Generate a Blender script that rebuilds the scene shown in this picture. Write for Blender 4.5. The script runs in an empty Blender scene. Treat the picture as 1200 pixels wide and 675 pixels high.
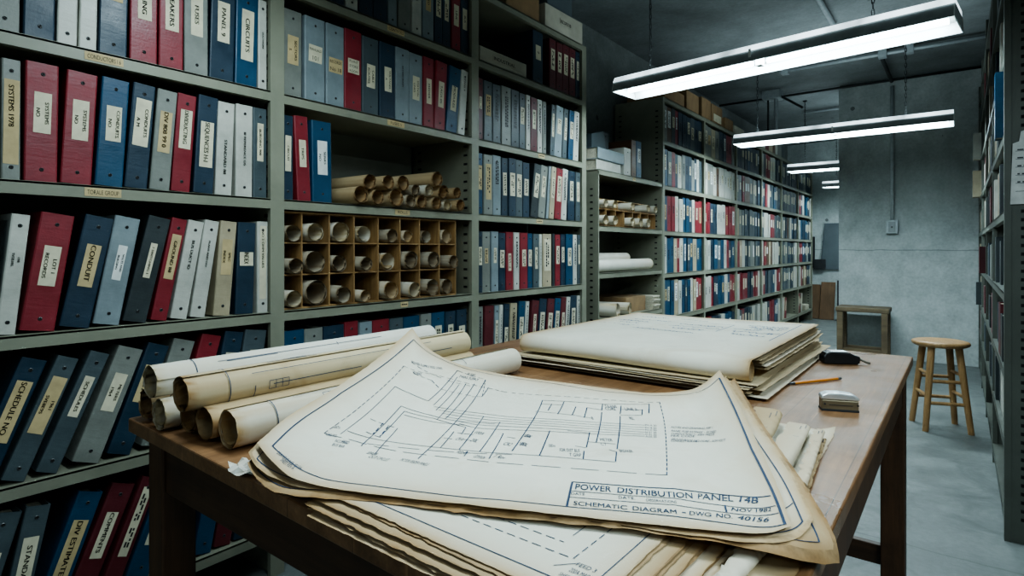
import bpy, bmesh, math, random
from mathutils import Vector, Matrix
from mathutils.bvhtree import BVHTree
random.seed(7)
SC=bpy.context.scene; COL=SC.collection
PI=math.pi
def _cr(p0,p1,p2,p3,t):
    return tuple(0.5*((2*b)+(-a+c)*t+(2*a-5*b+4*c-d)*t*t+(-a+3*b-3*c+d)*t**3) for a,b,c,d in zip(p0,p1,p2,p3))
class Curve:
    def __init__(s,pts):
        s.p=[tuple(p) for p in pts]; L=[0]
        for a,b in zip(s.p,s.p[1:]): L.append(L[-1]+math.dist(a,b))
        s.t=[x/L[-1] for x in L]; s.L=L[-1]
    def __call__(s,t):
        t=min(max(t,0),1); n=len(s.p); i=0
        while i<n-2 and t>s.t[i+1]: i+=1
        k=(t-s.t[i])/(s.t[i+1]-s.t[i]); P=s.p
        p1,p2=P[i],P[i+1]
        p0=P[i-1] if i>0 else tuple(2*a-b for a,b in zip(p1,p2))
        p3=P[i+2] if i+2<n else tuple(2*b-a for a,b in zip(p1,p2))
        return _cr(p0,p1,p2,p3,k)
class Coons:
    def __init__(s,front,right,back,left):
        s.f,s.r,s.b,s.l=Curve(front),Curve(right),Curve(back),Curve(left)
    def __call__(s,a,b):
        F,B,Lf,R=s.f(a),s.b(a),s.l(b),s.r(b); c00,c10,c01,c11=s.f.p[0],s.f.p[-1],s.b.p[0],s.b.p[-1]
        return tuple((1-b)*F[i]+b*B[i]+(1-a)*Lf[i]+a*R[i]-((1-a)*(1-b)*c00[i]+a*(1-b)*c10[i]+(1-a)*b*c01[i]+a*b*c11[i]) for i in range(3))

E0,E1,E2,E3,EB,EXPO,UPK,LOOK=18,26,46,26,26,0.42,.13,'AgX - Medium High Contrast'
DATA = {'ink': [(2.0, 0, [(0.0547, 0.0441), (0.0324, 0.4252), (0.0394, 0.953)]), (2.2, 0, [(0.9841, 0.952), (0.9763, 0.4141), (0.9859, 0.0154)]),
         (1.1, 0,
          [(0.0547, 0.0441), (0.1309, 0.0485), (0.1914, 0.0448), (0.2329, 0.0379), (0.2643, 0.0384), (0.3247, 0.0429), (0.4103, 0.0411), (0.4952, 0.0389), (0.5586, 0.0448), (0.6582, 0.0475), (0.8163, 0.0559), (0.9856, 0.017)]),
         (0.7, 0, [(0.0394, 0.953), (0.1247, 0.9721), (0.2184, 0.975), (0.3443, 0.9731), (0.4916, 0.9729), (0.6387, 0.9578), (0.7572, 0.972), (0.8832, 0.9601), (0.9405, 0.9492), (0.9841, 0.952)]),
         (1.2, 1, [(0.0855, 0.7808), (0.1277, 0.236)]), (0.5, 1, [(0.0855, 0.7808), (0.2095, 0.8509), (0.3454, 0.8448), (0.4133, 0.8365), (0.6182, 0.8744), (0.8061, 0.9084)]), (1.1, 1, [(0.8061, 0.9084), (0.8066, 0.3013)]),
         (0.6, 2, [(0.1277, 0.236), (0.1937, 0.2681), (0.3038, 0.2608), (0.4336, 0.2626), (0.5339, 0.2649), (0.7132, 0.2911), (0.8066, 0.3013)]), (1, 0, [(0.1213, 0.6449), (0.1574, 0.2744)]),
         (0.6, 0, [(0.1213, 0.6449), (0.1708, 0.6499), (0.2312, 0.6432)]), (1.2, 0, [(0.2312, 0.6432), (0.2283, 0.9371)]), (0.7, 1, [(0.2283, 0.9371), (0.3235, 0.9157)]), (1.1, 0, [(0.3235, 0.9157), (0.3592, 0.2274)]),
         (0.8, 1, [(0.3235, 0.9157), (0.3462, 0.7641)]), (1, 0, [(0.3462, 0.7641), (0.3453, 0.8497)]), (0.5, 0, [(0.3217, 0.7498), (0.3462, 0.7641)]), (1, 0, [(0.2413, 0.8846), (0.2519, 0.622)]),
         (1, 0, [(0.2628, 0.8263), (0.2714, 0.5881)]), (1, 0, [(0.2792, 0.8456), (0.2983, 0.5202)]), (1, 0, [(0.3023, 0.8603), (0.3147, 0.5369)]), (0.8, 1, [(0.2249, 0.8341), (0.3029, 0.836)]),
         (0.8, 1, [(0.228, 0.7552), (0.3178, 0.7556)]), (0.9, 1, [(0.0924, 0.8367), (0.2133, 0.8383)]), (0.7, 1, [(0.1234, 0.7831), (0.1883, 0.7941)]), (1.3, 1, [(0.1883, 0.7941), (0.228, 0.7552)]),
         (0.55, 0, [(0.2555, 0.6126), (0.3704, 0.62), (0.454, 0.6247), (0.6125, 0.6576), (0.7626, 0.6956)]), (0.55, 0, [(0.2758, 0.5949), (0.3767, 0.5964), (0.4585, 0.6043), (0.6148, 0.636), (0.7626, 0.6729)]),
         (0.55, 0, [(0.2926, 0.5742), (0.3827, 0.5737), (0.4626, 0.5856), (0.617, 0.6159), (0.7628, 0.6511)]), (0.55, 0, [(0.3093, 0.553), (0.3887, 0.5512), (0.4666, 0.5671), (0.6192, 0.5961), (0.763, 0.6295)]),
         (0.55, 0, [(0.3324, 0.5351), (0.3953, 0.5263), (0.4719, 0.5432), (0.6217, 0.574), (0.7633, 0.609)]), (0.55, 0, [(0.3545, 0.5164), (0.4022, 0.5004), (0.4777, 0.517), (0.6243, 0.5523), (0.7636, 0.5919)]),
         (1.1, 0, [(0.1891, 0.5532), (0.2267, 0.2497)]), (0.8, 0, [(0.1891, 0.5532), (0.2618, 0.5463), (0.337, 0.5338), (0.4299, 0.5495)]), (1.1, 0, [(0.2104, 0.5292), (0.233, 0.3325)]),
         (0.8, 0, [(0.2104, 0.5292), (0.287, 0.5258), (0.3768, 0.4939)]), (0.6, 0, [(0.2204, 0.5055), (0.3014, 0.4993), (0.3686, 0.5092)]), (1, 0, [(0.2418, 0.4063), (0.2697, 0.2201)]),
         (0.8, 1, [(0.1651, 0.4094), (0.2418, 0.4063)]), (0.9, 1, [(0.1954, 0.3375), (0.2367, 0.3286)]), (1.5, 1, [(0.2019, 0.4125), (0.2141, 0.3369)]), (1.5, 1, [(0.2207, 0.4027), (0.233, 0.3325)]),
         (0.7, 0, [(0.1589, 0.3055), (0.2434, 0.3132), (0.3734, 0.3228), (0.4541, 0.3273)]), (0.6, 2, [(0.2299, 0.2736), (0.2929, 0.2869), (0.4137, 0.305), (0.5193, 0.3305)]),
         (0.7, 0, [(0.4548, 0.3249), (0.5182, 0.3353), (0.6161, 0.3486), (0.7143, 0.3581)]), (1.1, 0, [(0.3901, 0.6002), (0.4107, 0.3265)]), (1.1, 0, [(0.4377, 0.5684), (0.4541, 0.3273)]),
         (1.1, 0, [(0.3627, 0.4477), (0.3734, 0.3228)]), (1.1, 0, [(0.4662, 0.4826), (0.4848, 0.2841)]), (1.1, 0, [(0.4303, 0.3216), (0.4347, 0.2832)]), (1.1, 0, [(0.3768, 0.4939), (0.3832, 0.4351)]),
         (1.3, 0, [(0.501, 0.8049), (0.5135, 0.3552)]), (1.3, 0, [(0.5596, 0.5426), (0.5717, 0.3429)]), (1.3, 0, [(0.5589, 0.8196), (0.5549, 0.6961)]), (1.3, 0, [(0.5906, 0.784), (0.5888, 0.7044)]),
         (1.3, 0, [(0.5283, 0.7818), (0.5268, 0.7198)]), (1.3, 0, [(0.6176, 0.7892), (0.618, 0.6936)]), (1.3, 0, [(0.6563, 0.841), (0.6557, 0.7826)]), (1.3, 0, [(0.6564, 0.7663), (0.6652, 0.4906)]),
         (1.3, 0, [(0.7056, 0.8457), (0.7035, 0.7709)]), (1.3, 0, [(0.7038, 0.7512), (0.7111, 0.4561)]), (1.3, 0, [(0.7114, 0.4326), (0.7147, 0.3606)]), (1.3, 0, [(0.7791, 0.8898), (0.7738, 0.808)]),
         (1.3, 0, [(0.7588, 0.8357), (0.7562, 0.7865)]), (1.3, 0, [(0.6433, 0.5678), (0.6497, 0.4423)]), (1.3, 0, [(0.6482, 0.4109), (0.6537, 0.3522)]), (0.7, 0, [(0.501, 0.8049), (0.6588, 0.8421), (0.7806, 0.89)]),
         (0.7, 0, [(0.4974, 0.6978), (0.5888, 0.7044), (0.6353, 0.6994)]), (0.7, 0, [(0.6176, 0.7892), (0.658, 0.787)]), (0.7, 0, [(0.7055, 0.8128), (0.7586, 0.8324)]), (0.7, 0, [(0.7036, 0.7627), (0.7562, 0.7832)]),
         (0.7, 0, [(0.6475, 0.4901), (0.7057, 0.498)]), (0.7, 0, [(0.6261, 0.4416), (0.649, 0.4388)]), (0.7, 0, [(0.6965, 0.4437), (0.7114, 0.4326)]), (0.7, 0, [(0.5955, 0.5601), (0.6436, 0.5646)]),
         (0.7, 0, [(0.5029, 0.7714), (0.5556, 0.7843)]), (0.7, 0, [(0.3888, 0.4426), (0.4079, 0.4415)]), (0.7, 0, [(0.372, 0.4417), (0.3911, 0.4407)]), (0.7, 0, [(0.357, 0.3923), (0.3759, 0.3915)]),
         (0.7, 0, [(0.3956, 0.3988), (0.4142, 0.3977)]), (0.7, 0, [(0.48, 0.4543), (0.4991, 0.4517)]), (1.5, 0, [(0.6534, 0.1861), (0.8177, 0.2104), (0.9749, 0.1552)]), (1.8, 0, [(0.6534, 0.1861), (0.6584, 0.0488)]),
         (0.8, 0, [(0.6559, 0.1386), (0.8169, 0.1543), (0.9775, 0.1101)]), (0.8, 0, [(0.656, 0.1036), (0.8166, 0.1212), (0.9796, 0.0735)]), (1.4, 0, [(0.8921, 0.1357), (0.8927, 0.1021)]),
         (1.6, 0, [(0.8281, 0.0822), (0.8339, 0.0821)])],
 'p2': ([(-0.8518, 0.4527, 0.795), (-0.8065, 0.4426, 0.784), (-0.7521, 0.4411, 0.778), (-0.7031, 0.4493, 0.777), (-0.6516, 0.4716, 0.777), (-0.5729, 0.4996, 0.778), (-0.4818, 0.5331, 0.779), (-0.4279, 0.5572, 0.78),
         (-0.3135, 0.6043, 0.781), (-0.2433, 0.6258, 0.782), (-0.178, 0.6513, 0.7825), (-0.1398, 0.6898, 0.7825), (-0.1332, 0.756, 0.783)],
        [(-0.1332, 0.756, 0.783), (-0.1864, 0.8926, 0.787), (-0.2554, 1.0291, 0.795), (-0.3342, 1.1762, 0.808), (-0.4046, 1.2856, 0.832)],
        [(-0.9437, 0.7309, 0.8), (-0.9274, 0.8272, 0.797), (-0.8172, 0.9447, 0.796), (-0.6588, 1.0672, 0.794), (-0.5096, 1.1374, 0.792), (-0.4395, 1.1866, 0.8), (-0.4154, 1.2302, 0.813), (-0.4046, 1.2856, 0.832)],
        [(-0.8518, 0.4527, 0.795), (-0.8987, 0.5166, 0.801), (-0.9382, 0.622, 0.8), (-0.9437, 0.7309, 0.8)]),
 'p3': ([(-0.8358, 0.443, 0.786), (-0.7993, 0.4361, 0.773), (-0.7304, 0.4283, 0.769), (-0.6723, 0.447, 0.771), (-0.5992, 0.4841, 0.772), (-0.5204, 0.5114, 0.773), (-0.4237, 0.5518, 0.774), (-0.3118, 0.601, 0.775),
         (-0.2267, 0.6325, 0.775), (-0.1625, 0.658, 0.771), (-0.1298, 0.6813, 0.76), (-0.1041, 0.7358, 0.742)],
        [(-0.1041, 0.7358, 0.742), (-0.1114, 0.7629, 0.764), (-0.1459, 0.8336, 0.777), (-0.1954, 0.9355, 0.782), (-0.2642, 1.0701, 0.789), (-0.402, 1.3432, 0.815)],
        [(-0.9161, 0.7298, 0.788), (-0.891, 0.8177, 0.787), (-0.8055, 0.9311, 0.786), (-0.6548, 1.0607, 0.785), (-0.5095, 1.1371, 0.785), (-0.4423, 1.1941, 0.791), (-0.4175, 1.269, 0.8), (-0.402, 1.3432, 0.815)],
        [(-0.8358, 0.443, 0.786), (-0.8952, 0.5296, 0.79), (-0.9171, 0.6255, 0.789), (-0.9161, 0.7298, 0.788)]),
 'pig': [[1.0989, 1.1877, 1.3016, 1.4125, 1.5298, 1.6447, 1.7552, 1.8758, 1.9843]],
 'pile': [(1.4082, 1.2989, 0.0296), (1.4962, 1.3019, 0.0271), (1.5915, 1.3027, 0.0327), (1.6624, 1.2957, 0.0239), (1.7419, 1.2922, 0.0258), (1.8202, 1.2908, 0.0251), (1.8896, 1.2936, 0.0218), (1.9659, 1.289, 0.0237),
          (1.4606, 1.3607, 0.0279), (1.5476, 1.3653, 0.0264), (1.6352, 1.3673, 0.0296), (1.7082, 1.3508, 0.0218), (1.771, 1.3522, 0.0223), (1.86, 1.353, 0.028), (1.9503, 1.3601, 0.0236), (1.9027, 1.4247, 0.0297)],
 'pr': [[(1.1136, 1.1549, 0.0266), (1.2127, 1.154, 0.0297), (1.3443, 1.1546, 0.0333), (1.4337, 1.1563, 0.03), (1.5908, 1.1454, 0.0246), (1.6504, 1.1487, 0.0239), (1.7735, 1.1507, 0.0261), (1.8902, 1.1526, 0.0271)],
        [(1.1299, 1.0373, 0.0248), (1.2268, 1.0421, 0.035), (1.3314, 1.0398, 0.0289), (1.4337, 1.0375, 0.0255), (1.571, 1.0426, 0.0326), (1.686, 1.0404, 0.0339), (1.8317, 1.0413, 0.033), (1.9528, 1.0325, 0.0263)],
        [(1.1354, 0.9329, 0.0358), (1.2244, 0.9393, 0.0401), (1.3481, 0.9295, 0.0302), (1.4337, 0.9186, 0.02), (1.5604, 0.9302, 0.0325), (1.7024, 0.9256, 0.028), (1.8174, 0.9255, 0.0316), (1.9146, 0.9293, 0.0312)]],
 'rows': {'A': [('g', 0.3443, 0.0595, 0.0128, '', None, 0, 0, 0), ('n', 0.4097, 0.0641, 0.0197, '', None, 0, 0, 0), ('w', 0.4782, 0.0442, 0.0212, '/LABOR P', '-', 0.62, 0.7, 0.5),
                ('w', 0.5257, 0.0409, 0.0223, 'OHMS 2.8', '-', 0.62, 0.7, 0.4), ('n', 0.57, 0.0685, 0.0587, 'RELAYS', 't', 0.66, 0.3, 0.6), ('r', 0.6446, 0.0713, 0.0863, 'METERING', 'c', 0.62, 0.42, 0.5),
                ('r', 0.7194, 0.0672, 0.0872, 'BREAKERS', 'c', 0.6, 0.45, 0.55), ('g', 0.7911, 0.071, 0.0726, 'FUSES', 'c', 0.6, 0.42, 0.5), ('n', 0.8623, 0.0755, 0.1089, 'PANEL 9', 'c', 0.6, 0.42, 0.5),
                ('b', 0.9432, 0.0739, 0.0831, 'CIRCUITS', 'c', 0.55, 0.55, 0.55), ('w', 1.0247, 0.0353, 0.0389, 'DUCTWORK', '-', 0.55, 0.5, 0.5)],
          'A1': [('n', 1.245, 0.0478, 0.0, '', None, 0, 0, 0), ('n', 1.3037, 0.0591, 0.0, '', None, 0, 0, 0), ('w', 1.3673, 0.0559, 0.0, '', None, 0, 0, 0), ('n', 1.4292, 0.0672, 0.0, '', 'c', 0.6, 0.35, 0.5),
                 ('n', 1.5015, 0.0707, 0.0, '', 'c', 0.6, 0.35, 0.5), ('p', 1.5775, 0.0483, 0.0, '', 'c', 0.6, 0.35, 0.5), ('g', 1.6299, 0.0686, 0.0, 'DIV 8', '-', 0.6, 0.4, 0.6),
                 ('w', 1.7028, 0.0555, 0.0, 'OIL 6', '-', 0.6, 0.4, 0.6), ('p', 1.7642, 0.067, 0.0, 'FEED', 't', 0.6, 0.32, 0.45), ('n', 1.8359, 0.0507, 0.0, '', 'c', 0.6, 0.35, 0.6),
                 ('n', 1.8898, 0.0524, 0.0, '', 'c', 0.6, 0.35, 0.5), ('r', 1.9473, 0.0594, 0.0, 'LINE', 'c', 0.58, 0.34, 0.55), ('n', 2.0136, 0.0618, 0.0, 'BUS', 'c', 0.58, 0.34, 0.55)],
          'A2': [('n', 2.5937, 0.0973, 0.0, '7', 'c', 0.6, 0.28, 0.5), ('m', 2.7465, 0.0671, 0.1207, '', 'c', 0.6, 0.42, 0.6), ('m', 2.8141, 0.064, 0.1067, '', 'c', 0.6, 0.42, 0.6),
                 ('m', 2.8812, 0.0689, 0.1101, '', 'c', 0.6, 0.42, 0.6), ('m', 2.9561, 0.0714, 0.0948, '', 'c', 0.6, 0.42, 0.6), ('n', 3.0337, 0.0741, 0.0686, '', 'c', 0.6, 0.4, 0.5)],
          'B': [('g', 0.3682, 0.0374, 0.0038, 'SYSTEMS 1978', 't', 0.48, 0.7, 0.8), ('r', 0.4114, 0.0686, 0.014, 'SYSTEMS|NO', 'c', 0.58, 0.34, 0.52), ('r', 0.4865, 0.0696, 0.0522, 'SYSTEMS|NO', 'c', 0.57, 0.36, 0.52),
                ('b', 0.561, 0.0664, 0.0611, 'CONDUITS|NO', 'c', 0.58, 0.33, 0.55), ('n', 0.6326, 0.0579, 0.0785, 'CONDUITS|A M', 'c', 0.63, 0.45, 0.68), ('g', 0.6962, 0.0541, 0.0862, 'DIV 808 99 0', 't', 0.58, 0.41, 0.6),
                ('r', 0.7546, 0.0536, 0.1027, 'DIVIDUCTING', 'c', 0.64, 0.4, 0.62), ('n', 0.8146, 0.0593, 0.1146, 'SEQUENCES H-I', 'c', 0.5, 0.47, 0.66), ('w', 0.8827, 0.0525, 0.0732, 'STANDARD 88', '-', 0.38, 0.45, 0.5),
                ('w', 0.9461, 0.0556, 0.0234, 'III REFERENCE DS', '-', 0.52, 0.55, 0.4), ('s', 1.0069, 0.0553, 0.0246, 'BUILDING 900', 'c', 0.62, 0.42, 0.45)],
          'B1': [('g', 1.1121, 0.0717, 0.0031, 'SECTORS|S', 't', 0.54, 0.33, 0.58), ('p', 1.1938, 0.0829, 0.0, 'MANUALS|101', 'c', 0.57, 0.2, 0.66, 1), ('p', 1.2832, 0.0785, 0.0035, 'RECORDS|No 18', 't', 0.5, 0.18, 0.75, 1),
                 ('r', 1.3628, 0.0784, 0.0038, 'PLANT|STORE|ROOM', 'c', 0.55, 0.18, 0.66, 1), ('s', 1.4461, 0.0795, 0.0, 'CABLE|ROUTES', 'c', 0.5, 0.3, 0.52), ('n', 1.5294, 0.0815, 0.0, 'VOLTAGES|A', 'c', 0.52, 0.33, 0.45),
                 ('p', 1.6136, 0.0735, 0.0, 'BATTERY ROOM', '-', 0.6, 0.33, 0.3), ('p', 1.6913, 0.0789, 0.0, 'STATION|LINES', 'c', 0.52, 0.33, 0.5), ('r', 1.7732, 0.0612, 0.0, 'FEEDER', 'c', 0.52, 0.36, 0.5),
                 ('r', 1.8359, 0.0684, 0.057, 'TAGS 05', 'c', 0.52, 0.38, 0.5), ('b', 1.9126, 0.0747, 0.1147, 'MODULES', 'c', 0.52, 0.38, 0.5), ('w', 1.9946, 0.045, 0.0973, 'SPANS 8', '-', 0.6, 0.7, 0.6)],
          'B2': [('m', 2.1316, 0.0376, 0.0, '', 'c', 0.6, 0.2, 0.5), ('s', 2.1749, 0.0639, 0.0, '', 't', 0.6, 0.35, 0.6), ('s', 2.2428, 0.0644, 0.0, '', '-', 0.6, 0.6, 0.6), ('g', 2.3112, 0.0796, 0.0, '', '-', 0.55, 0.7, 0.6),
                 ('s', 2.3951, 0.0677, 0.0, '', '-', 0.55, 0.7, 0.6), ('s', 2.4672, 0.0519, 0.0, '', 'c', 0.6, 0.3, 0.6), ('w', 2.5237, 0.0393, 0.0, '', '-', 0.6, 0.6, 0.6), ('m', 2.5677, 0.0595, 0.0, '', 'c', 0.6, 0.35, 0.5),
                 ('w', 2.632, 0.0465, 0.0, '', '-', 0.6, 0.6, 0.6), ('g', 2.6835, 0.035, 0.0, '', '-', 0.6, 0.6, 0.6), ('s', 2.7567, 0.0389, 0.0525, '', 'c', 0.6, 0.45, 0.5), ('p', 2.7983, 0.0771, 0.0896, '', 'c', 0.6, 0.3, 0.5),
                 ('s', 2.8839, 0.0468, 0.0745, '', 'c', 0.6, 0.45, 0.5), ('b', 2.9448, 0.0539, 0.0766, '', 'c', 0.6, 0.35, 0.6), ('w', 3.0046, 0.0583, 0.0688, '', '-', 0.6, 0.6, 0.6)],
          'C': [('n', 0.314, 0.0479, 0.1379, 'PLANS', 'c', 0.6, 0.4, 0.5), ('w', 0.3588, 0.0379, 0.1024, '198|SVSB38S', '-', 0.62, 0.3, 0.6), ('r', 0.4033, 0.0718, 0.1471, 'LOT 1|RECORDS', 'c', 0.55, 0.34, 0.5),
                ('n', 0.4829, 0.0671, 0.1983, 'CONDUIT', 't', 0.55, 0.38, 0.5), ('p', 0.5589, 0.063, 0.1808, 'VOLTS AND|BUILDING', 'w', 0.57, 0.32, 0.35), ('d', 0.6283, 0.0593, 0.2211, '1 SWITCHING 1', 'c', 0.58, 0.33, 0.3),
                ('r', 0.6999, 0.0435, 0.2084, 'GROUND 88', 't', 0.62, 0.44, 0.6), ('w', 0.752, 0.0459, 0.1889, 'BUS DUCT ID', '-', 0.65, 0.5, 0.5), ('w', 0.8084, 0.0444, 0.1677, 'PLANS AND DIV', '-', 0.65, 0.55, 0.4),
                ('t', 0.8754, 0.052, 0.1068, 'SPEC|INDEX', 't', 0.62, 0.38, 0.62), ('n', 0.9447, 0.0602, 0.0547, 'INDEX', 'c', 0.6, 0.15, 0.75), ('w', 1.0174, 0.047, 0.0161, 'NO 3 OHM VALUES', 'c', 0.55, 0.8, 0.6)],
          'C1': [('n', 1.1121, 0.0408, 0.0, 'CIRCUIT', 'c', 0.55, 0.42, 0.55), ('r', 1.1697, 0.0542, -0.0973, 'TRIPS', 'c', 0.56, 0.32, 0.5), ('b', 1.2301, 0.082, -0.0512, 'SERIES|NO', 'w', 0.55, 0.42, 0.5)],
          'C2': [('b', 2.1287, 0.0405, 0.0, '', 't', 0.6, 0.4, 0.7), ('g', 2.1738, 0.0674, 0.0, '', 't', 0.55, 0.6, 0.6), ('p', 2.2459, 0.0653, 0.0, '', '-', 0.7, 0.5, 0.7), ('n', 2.3186, 0.0501, 0.0, '', 'c', 0.55, 0.4, 0.6),
                 ('n', 2.3738, 0.0594, 0.0, '', 'c', 0.55, 0.4, 0.7), ('s', 2.4385, 0.0588, 0.0, '', 'c', 0.55, 0.4, 0.7), ('n', 2.5, 0.0607, 0.0, '', 'c', 0.55, 0.3, 0.6), ('d', 2.5663, 0.0664, 0.255, '', 'c', 0.6, 0.45, 0.6),
                 ('g', 2.6408, 0.066, 0.2544, '', 'c', 0.6, 0.4, 0.5), ('p', 2.712, 0.0237, 0.2201, '', '-', 0.6, 0.4, 0.6), ('t', 2.7393, 0.0485, 0.2012, '', 'c', 0.6, 0.4, 0.6),
                 ('r', 2.7951, 0.0686, 0.218, '', 'c', 0.6, 0.5, 0.6), ('w', 2.8719, 0.0584, 0.1914, '', '-', 0.6, 0.6, 0.6), ('n', 2.9448, 0.0748, 0.1271, '', 'c', 0.6, 0.4, 0.5),
                 ('s', 3.0307, 0.0638, 0.0837, '', 'c', 0.6, 0.4, 0.6)],
          'D': [('n', 0.3002, 0.0542, 0.3611, 'SCHEDULE NO', 't', 0.58, 0.48, 0.62), ('s', 0.3686, 0.0479, 0.3764, '1961|SVE8E9S', 't', 0.6, 0.46, 0.68), ('s', 0.4359, 0.0469, 0.387, 'SCHEDULES', 'c', 0.62, 0.34, 0.5),
                ('g', 0.5109, 0.0638, 0.3576, 'METERS|1964', 'c', 0.6, 0.33, 0.5), ('n', 0.5914, 0.0589, 0.3426, 'DATA', 't', 0.63, 0.34, 0.55), ('g', 0.6759, 0.0622, 0.2908, 'LOADS', 't', 0.62, 0.32, 0.5),
                ('r', 0.7638, 0.0607, 0.2597, '', 'c', 0.62, 0.3, 0.5), ('n', 0.8547, 0.061, 0.19, 'TESTS', 'c', 0.64, 0.3, 0.55), ('s', 0.9339, 0.0748, 0.1535, 'RUNS', 'c', 0.64, 0.3, 0.35)],
          'D2': [('n', 2.1309, 0.0315, 0.0, '', 'c', 0.6, 0.3, 0.7), ('g', 2.1669, 0.0601, 0.0, '', 't', 0.6, 0.25, 0.4), ('p', 2.2317, 0.055, 0.0, '', 'c', 0.6, 0.25, 0.4), ('n', 2.2917, 0.0569, 0.0, '', 'c', 0.55, 0.3, 0.6),
                 ('r', 2.3536, 0.0614, 0.0, '', 'c', 0.48, 0.3, 0.4), ('w', 2.4176, 0.0474, 0.0, '', '-', 0.6, 0.6, 0.6), ('r', 2.4704, 0.0681, 0.0, '', 'c', 0.55, 0.3, 0.5), ('b', 2.5412, 0.0421, 0.0, '', 'c', 0.55, 0.3, 0.7),
                 ('s', 2.5889, 0.0577, 0.0, '', 'c', 0.55, 0.4, 0.4), ('w', 2.6525, 0.0295, 0.0, '', '-', 0.6, 0.6, 0.6), ('t', 2.685, 0.0883, 0.0, '', 'c', 0.6, 0.6, 0.7), ('d', 2.7795, 0.0251, 0.0, '', '-', 0.6, 0.6, 0.6),
                 ('r', 2.8077, 0.0544, 0.0, '', 'c', 0.6, 0.35, 0.6), ('n', 2.8687, 0.046, 0.0, '', 'c', 0.6, 0.3, 0.6), ('b', 2.918, 0.0779, 0.0, '', 'c', 0.55, 0.35, 0.5), ('w', 2.9994, 0.0454, 0.0, '', '-', 0.6, 0.6, 0.6),
                 ('s', 3.0519, 0.0429, 0.0, '', 'c', 0.6, 0.4, 0.6)],
          'E': [('s', 0.2669, 0.0643, 0.3507, 'PERMITS', 'c', 0.5, 0.38, 0.5), ('s', 0.3595, 0.0507, 0.1983, 'STANDARD', 'c', 0.5, 0.5, 0.62), ('b', 0.4283, 0.0586, 0.3427, 'DIV ESTIMATE', 't', 0.5, 0.52, 0.6),
                ('m', 0.4962, 0.059, 0.3802, 'COMMENTS', 'c', 0.55, 0.4, 0.5), ('m', 0.5719, 0.0468, 0.3714, '', 'c', 0.6, 0.62, 0.5), ('b', 0.6332, 0.0609, 0.3669, 'LOADS', 'c', 0.5, 0.4, 0.5),
                ('n', 0.7306, 0.0495, 0.3254, '', 't', 0.6, 0.3, 0.5), ('b', 0.8177, 0.0525, 0.2621, '', 'c', 0.6, 0.3, 0.5), ('m', 0.879, 0.0531, 0.2601, '', 'c', 0.6, 0.3, 0.5),
                ('n', 0.9412, 0.0459, 0.1554, '', 'c', 0.6, 0.3, 0.5)],
          'E1': [('b', 1.1142, 0.0784, 0.0, 'LOGS', 't', 0.5, 0.5, 0.55), ('g', 1.1961, 0.075, 0.0, '', 'c', 0.4, 0.3, 0.5), ('n', 1.2748, 0.0901, 0.0, '', 'c', 0.4, 0.3, 0.5),
                 ('r', 1.3675, 0.0632, 0.0, 'KEYS', 't', 0.6, 0.38, 0.6), ('p', 1.4349, 0.0591, 0.0, '', 'c', 0.4, 0.3, 0.5), ('r', 1.4983, 0.0845, 0.0, '', 't', 0.6, 0.4, 0.6), ('s', 1.5859, 0.072, 0.0, '', 'c', 0.4, 0.3, 0.5),
                 ('b', 1.6628, 0.0911, 0.0, '', 'c', 0.4, 0.3, 0.5), ('g', 1.7573, 0.061, 0.0, '', 't', 0.5, 0.5, 0.5), ('b', 1.8218, 0.0821, 0.0, '', 'c', 0.55, 0.5, 0.5), ('n', 1.9095, 0.067, 0.0, '', 'c', 0.55, 0.5, 0.5),
                 ('n', 1.9824, 0.068, 0.0, '', 'c', 0.5, 0.5, 0.6)],
          'E2': [('g', 2.1287, 0.0405, 0.0076, '', '-', 0.6, 0.6, 0.6), ('m', 2.176, 0.0699, 0.0311, '', '', 0, 0, 0), ('p', 2.2507, 0.0336, 0.0324, '', 'c', 0.5, 0.5, 0.6), ('w', 2.2892, 0.0294, 0.0331, '', '-', 0.6, 0.6, 0.6),
                 ('n', 2.3236, 0.0451, 0.0506, '', 'c', 0.4, 0.4, 0.6), ('t', 2.3763, 0.0594, 0.0521, '', '-', 0.6, 0.6, 0.6), ('b', 2.4411, 0.0587, 0.081, '', 'c', 0.5, 0.45, 0.6),
                 ('w', 2.5055, 0.0329, 0.0837, '', '-', 0.6, 0.6, 0.6), ('m', 2.5468, 0.0645, 0.1241, '', 'c', 0.55, 0.4, 0.4), ('n', 2.6176, 0.0699, 0.1186, '', 'c', 0.5, 0.5, 0.6),
                 ('m', 2.6969, 0.0697, 0.1129, '', 'c', 0.5, 0.45, 0.6), ('b', 2.7733, 0.0627, 0.1172, '', 'c', 0.5, 0.5, 0.6), ('m', 2.8428, 0.0551, 0.0989, '', 'c', 0.5, 0.4, 0.5),
                 ('w', 2.9048, 0.0433, 0.0904, '', '-', 0.6, 0.6, 0.6), ('n', 2.9617, 0.0688, 0.0811, '', 'c', 0.5, 0.5, 0.6), ('w', 3.0483, 0.0464, 0.036, '', '-', 0.6, 0.6, 0.6)]},
 'top': ([(-0.8572, 0.4718, 0.803), (-0.785, 0.4551, 0.795), (-0.7204, 0.4512, 0.786), (-0.6461, 0.4743, 0.782), (-0.5448, 0.5129, 0.783), (-0.4281, 0.5575, 0.786), (-0.3154, 0.6079, 0.786), (-0.2227, 0.6482, 0.787),
          (-0.1711, 0.6753, 0.788), (-0.15, 0.7139, 0.788)],
         [(-0.15, 0.7139, 0.788), (-0.1866, 0.8105, 0.793), (-0.2604, 0.9767, 0.803), (-0.328, 1.1164, 0.818), (-0.4012, 1.241, 0.848)],
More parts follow.
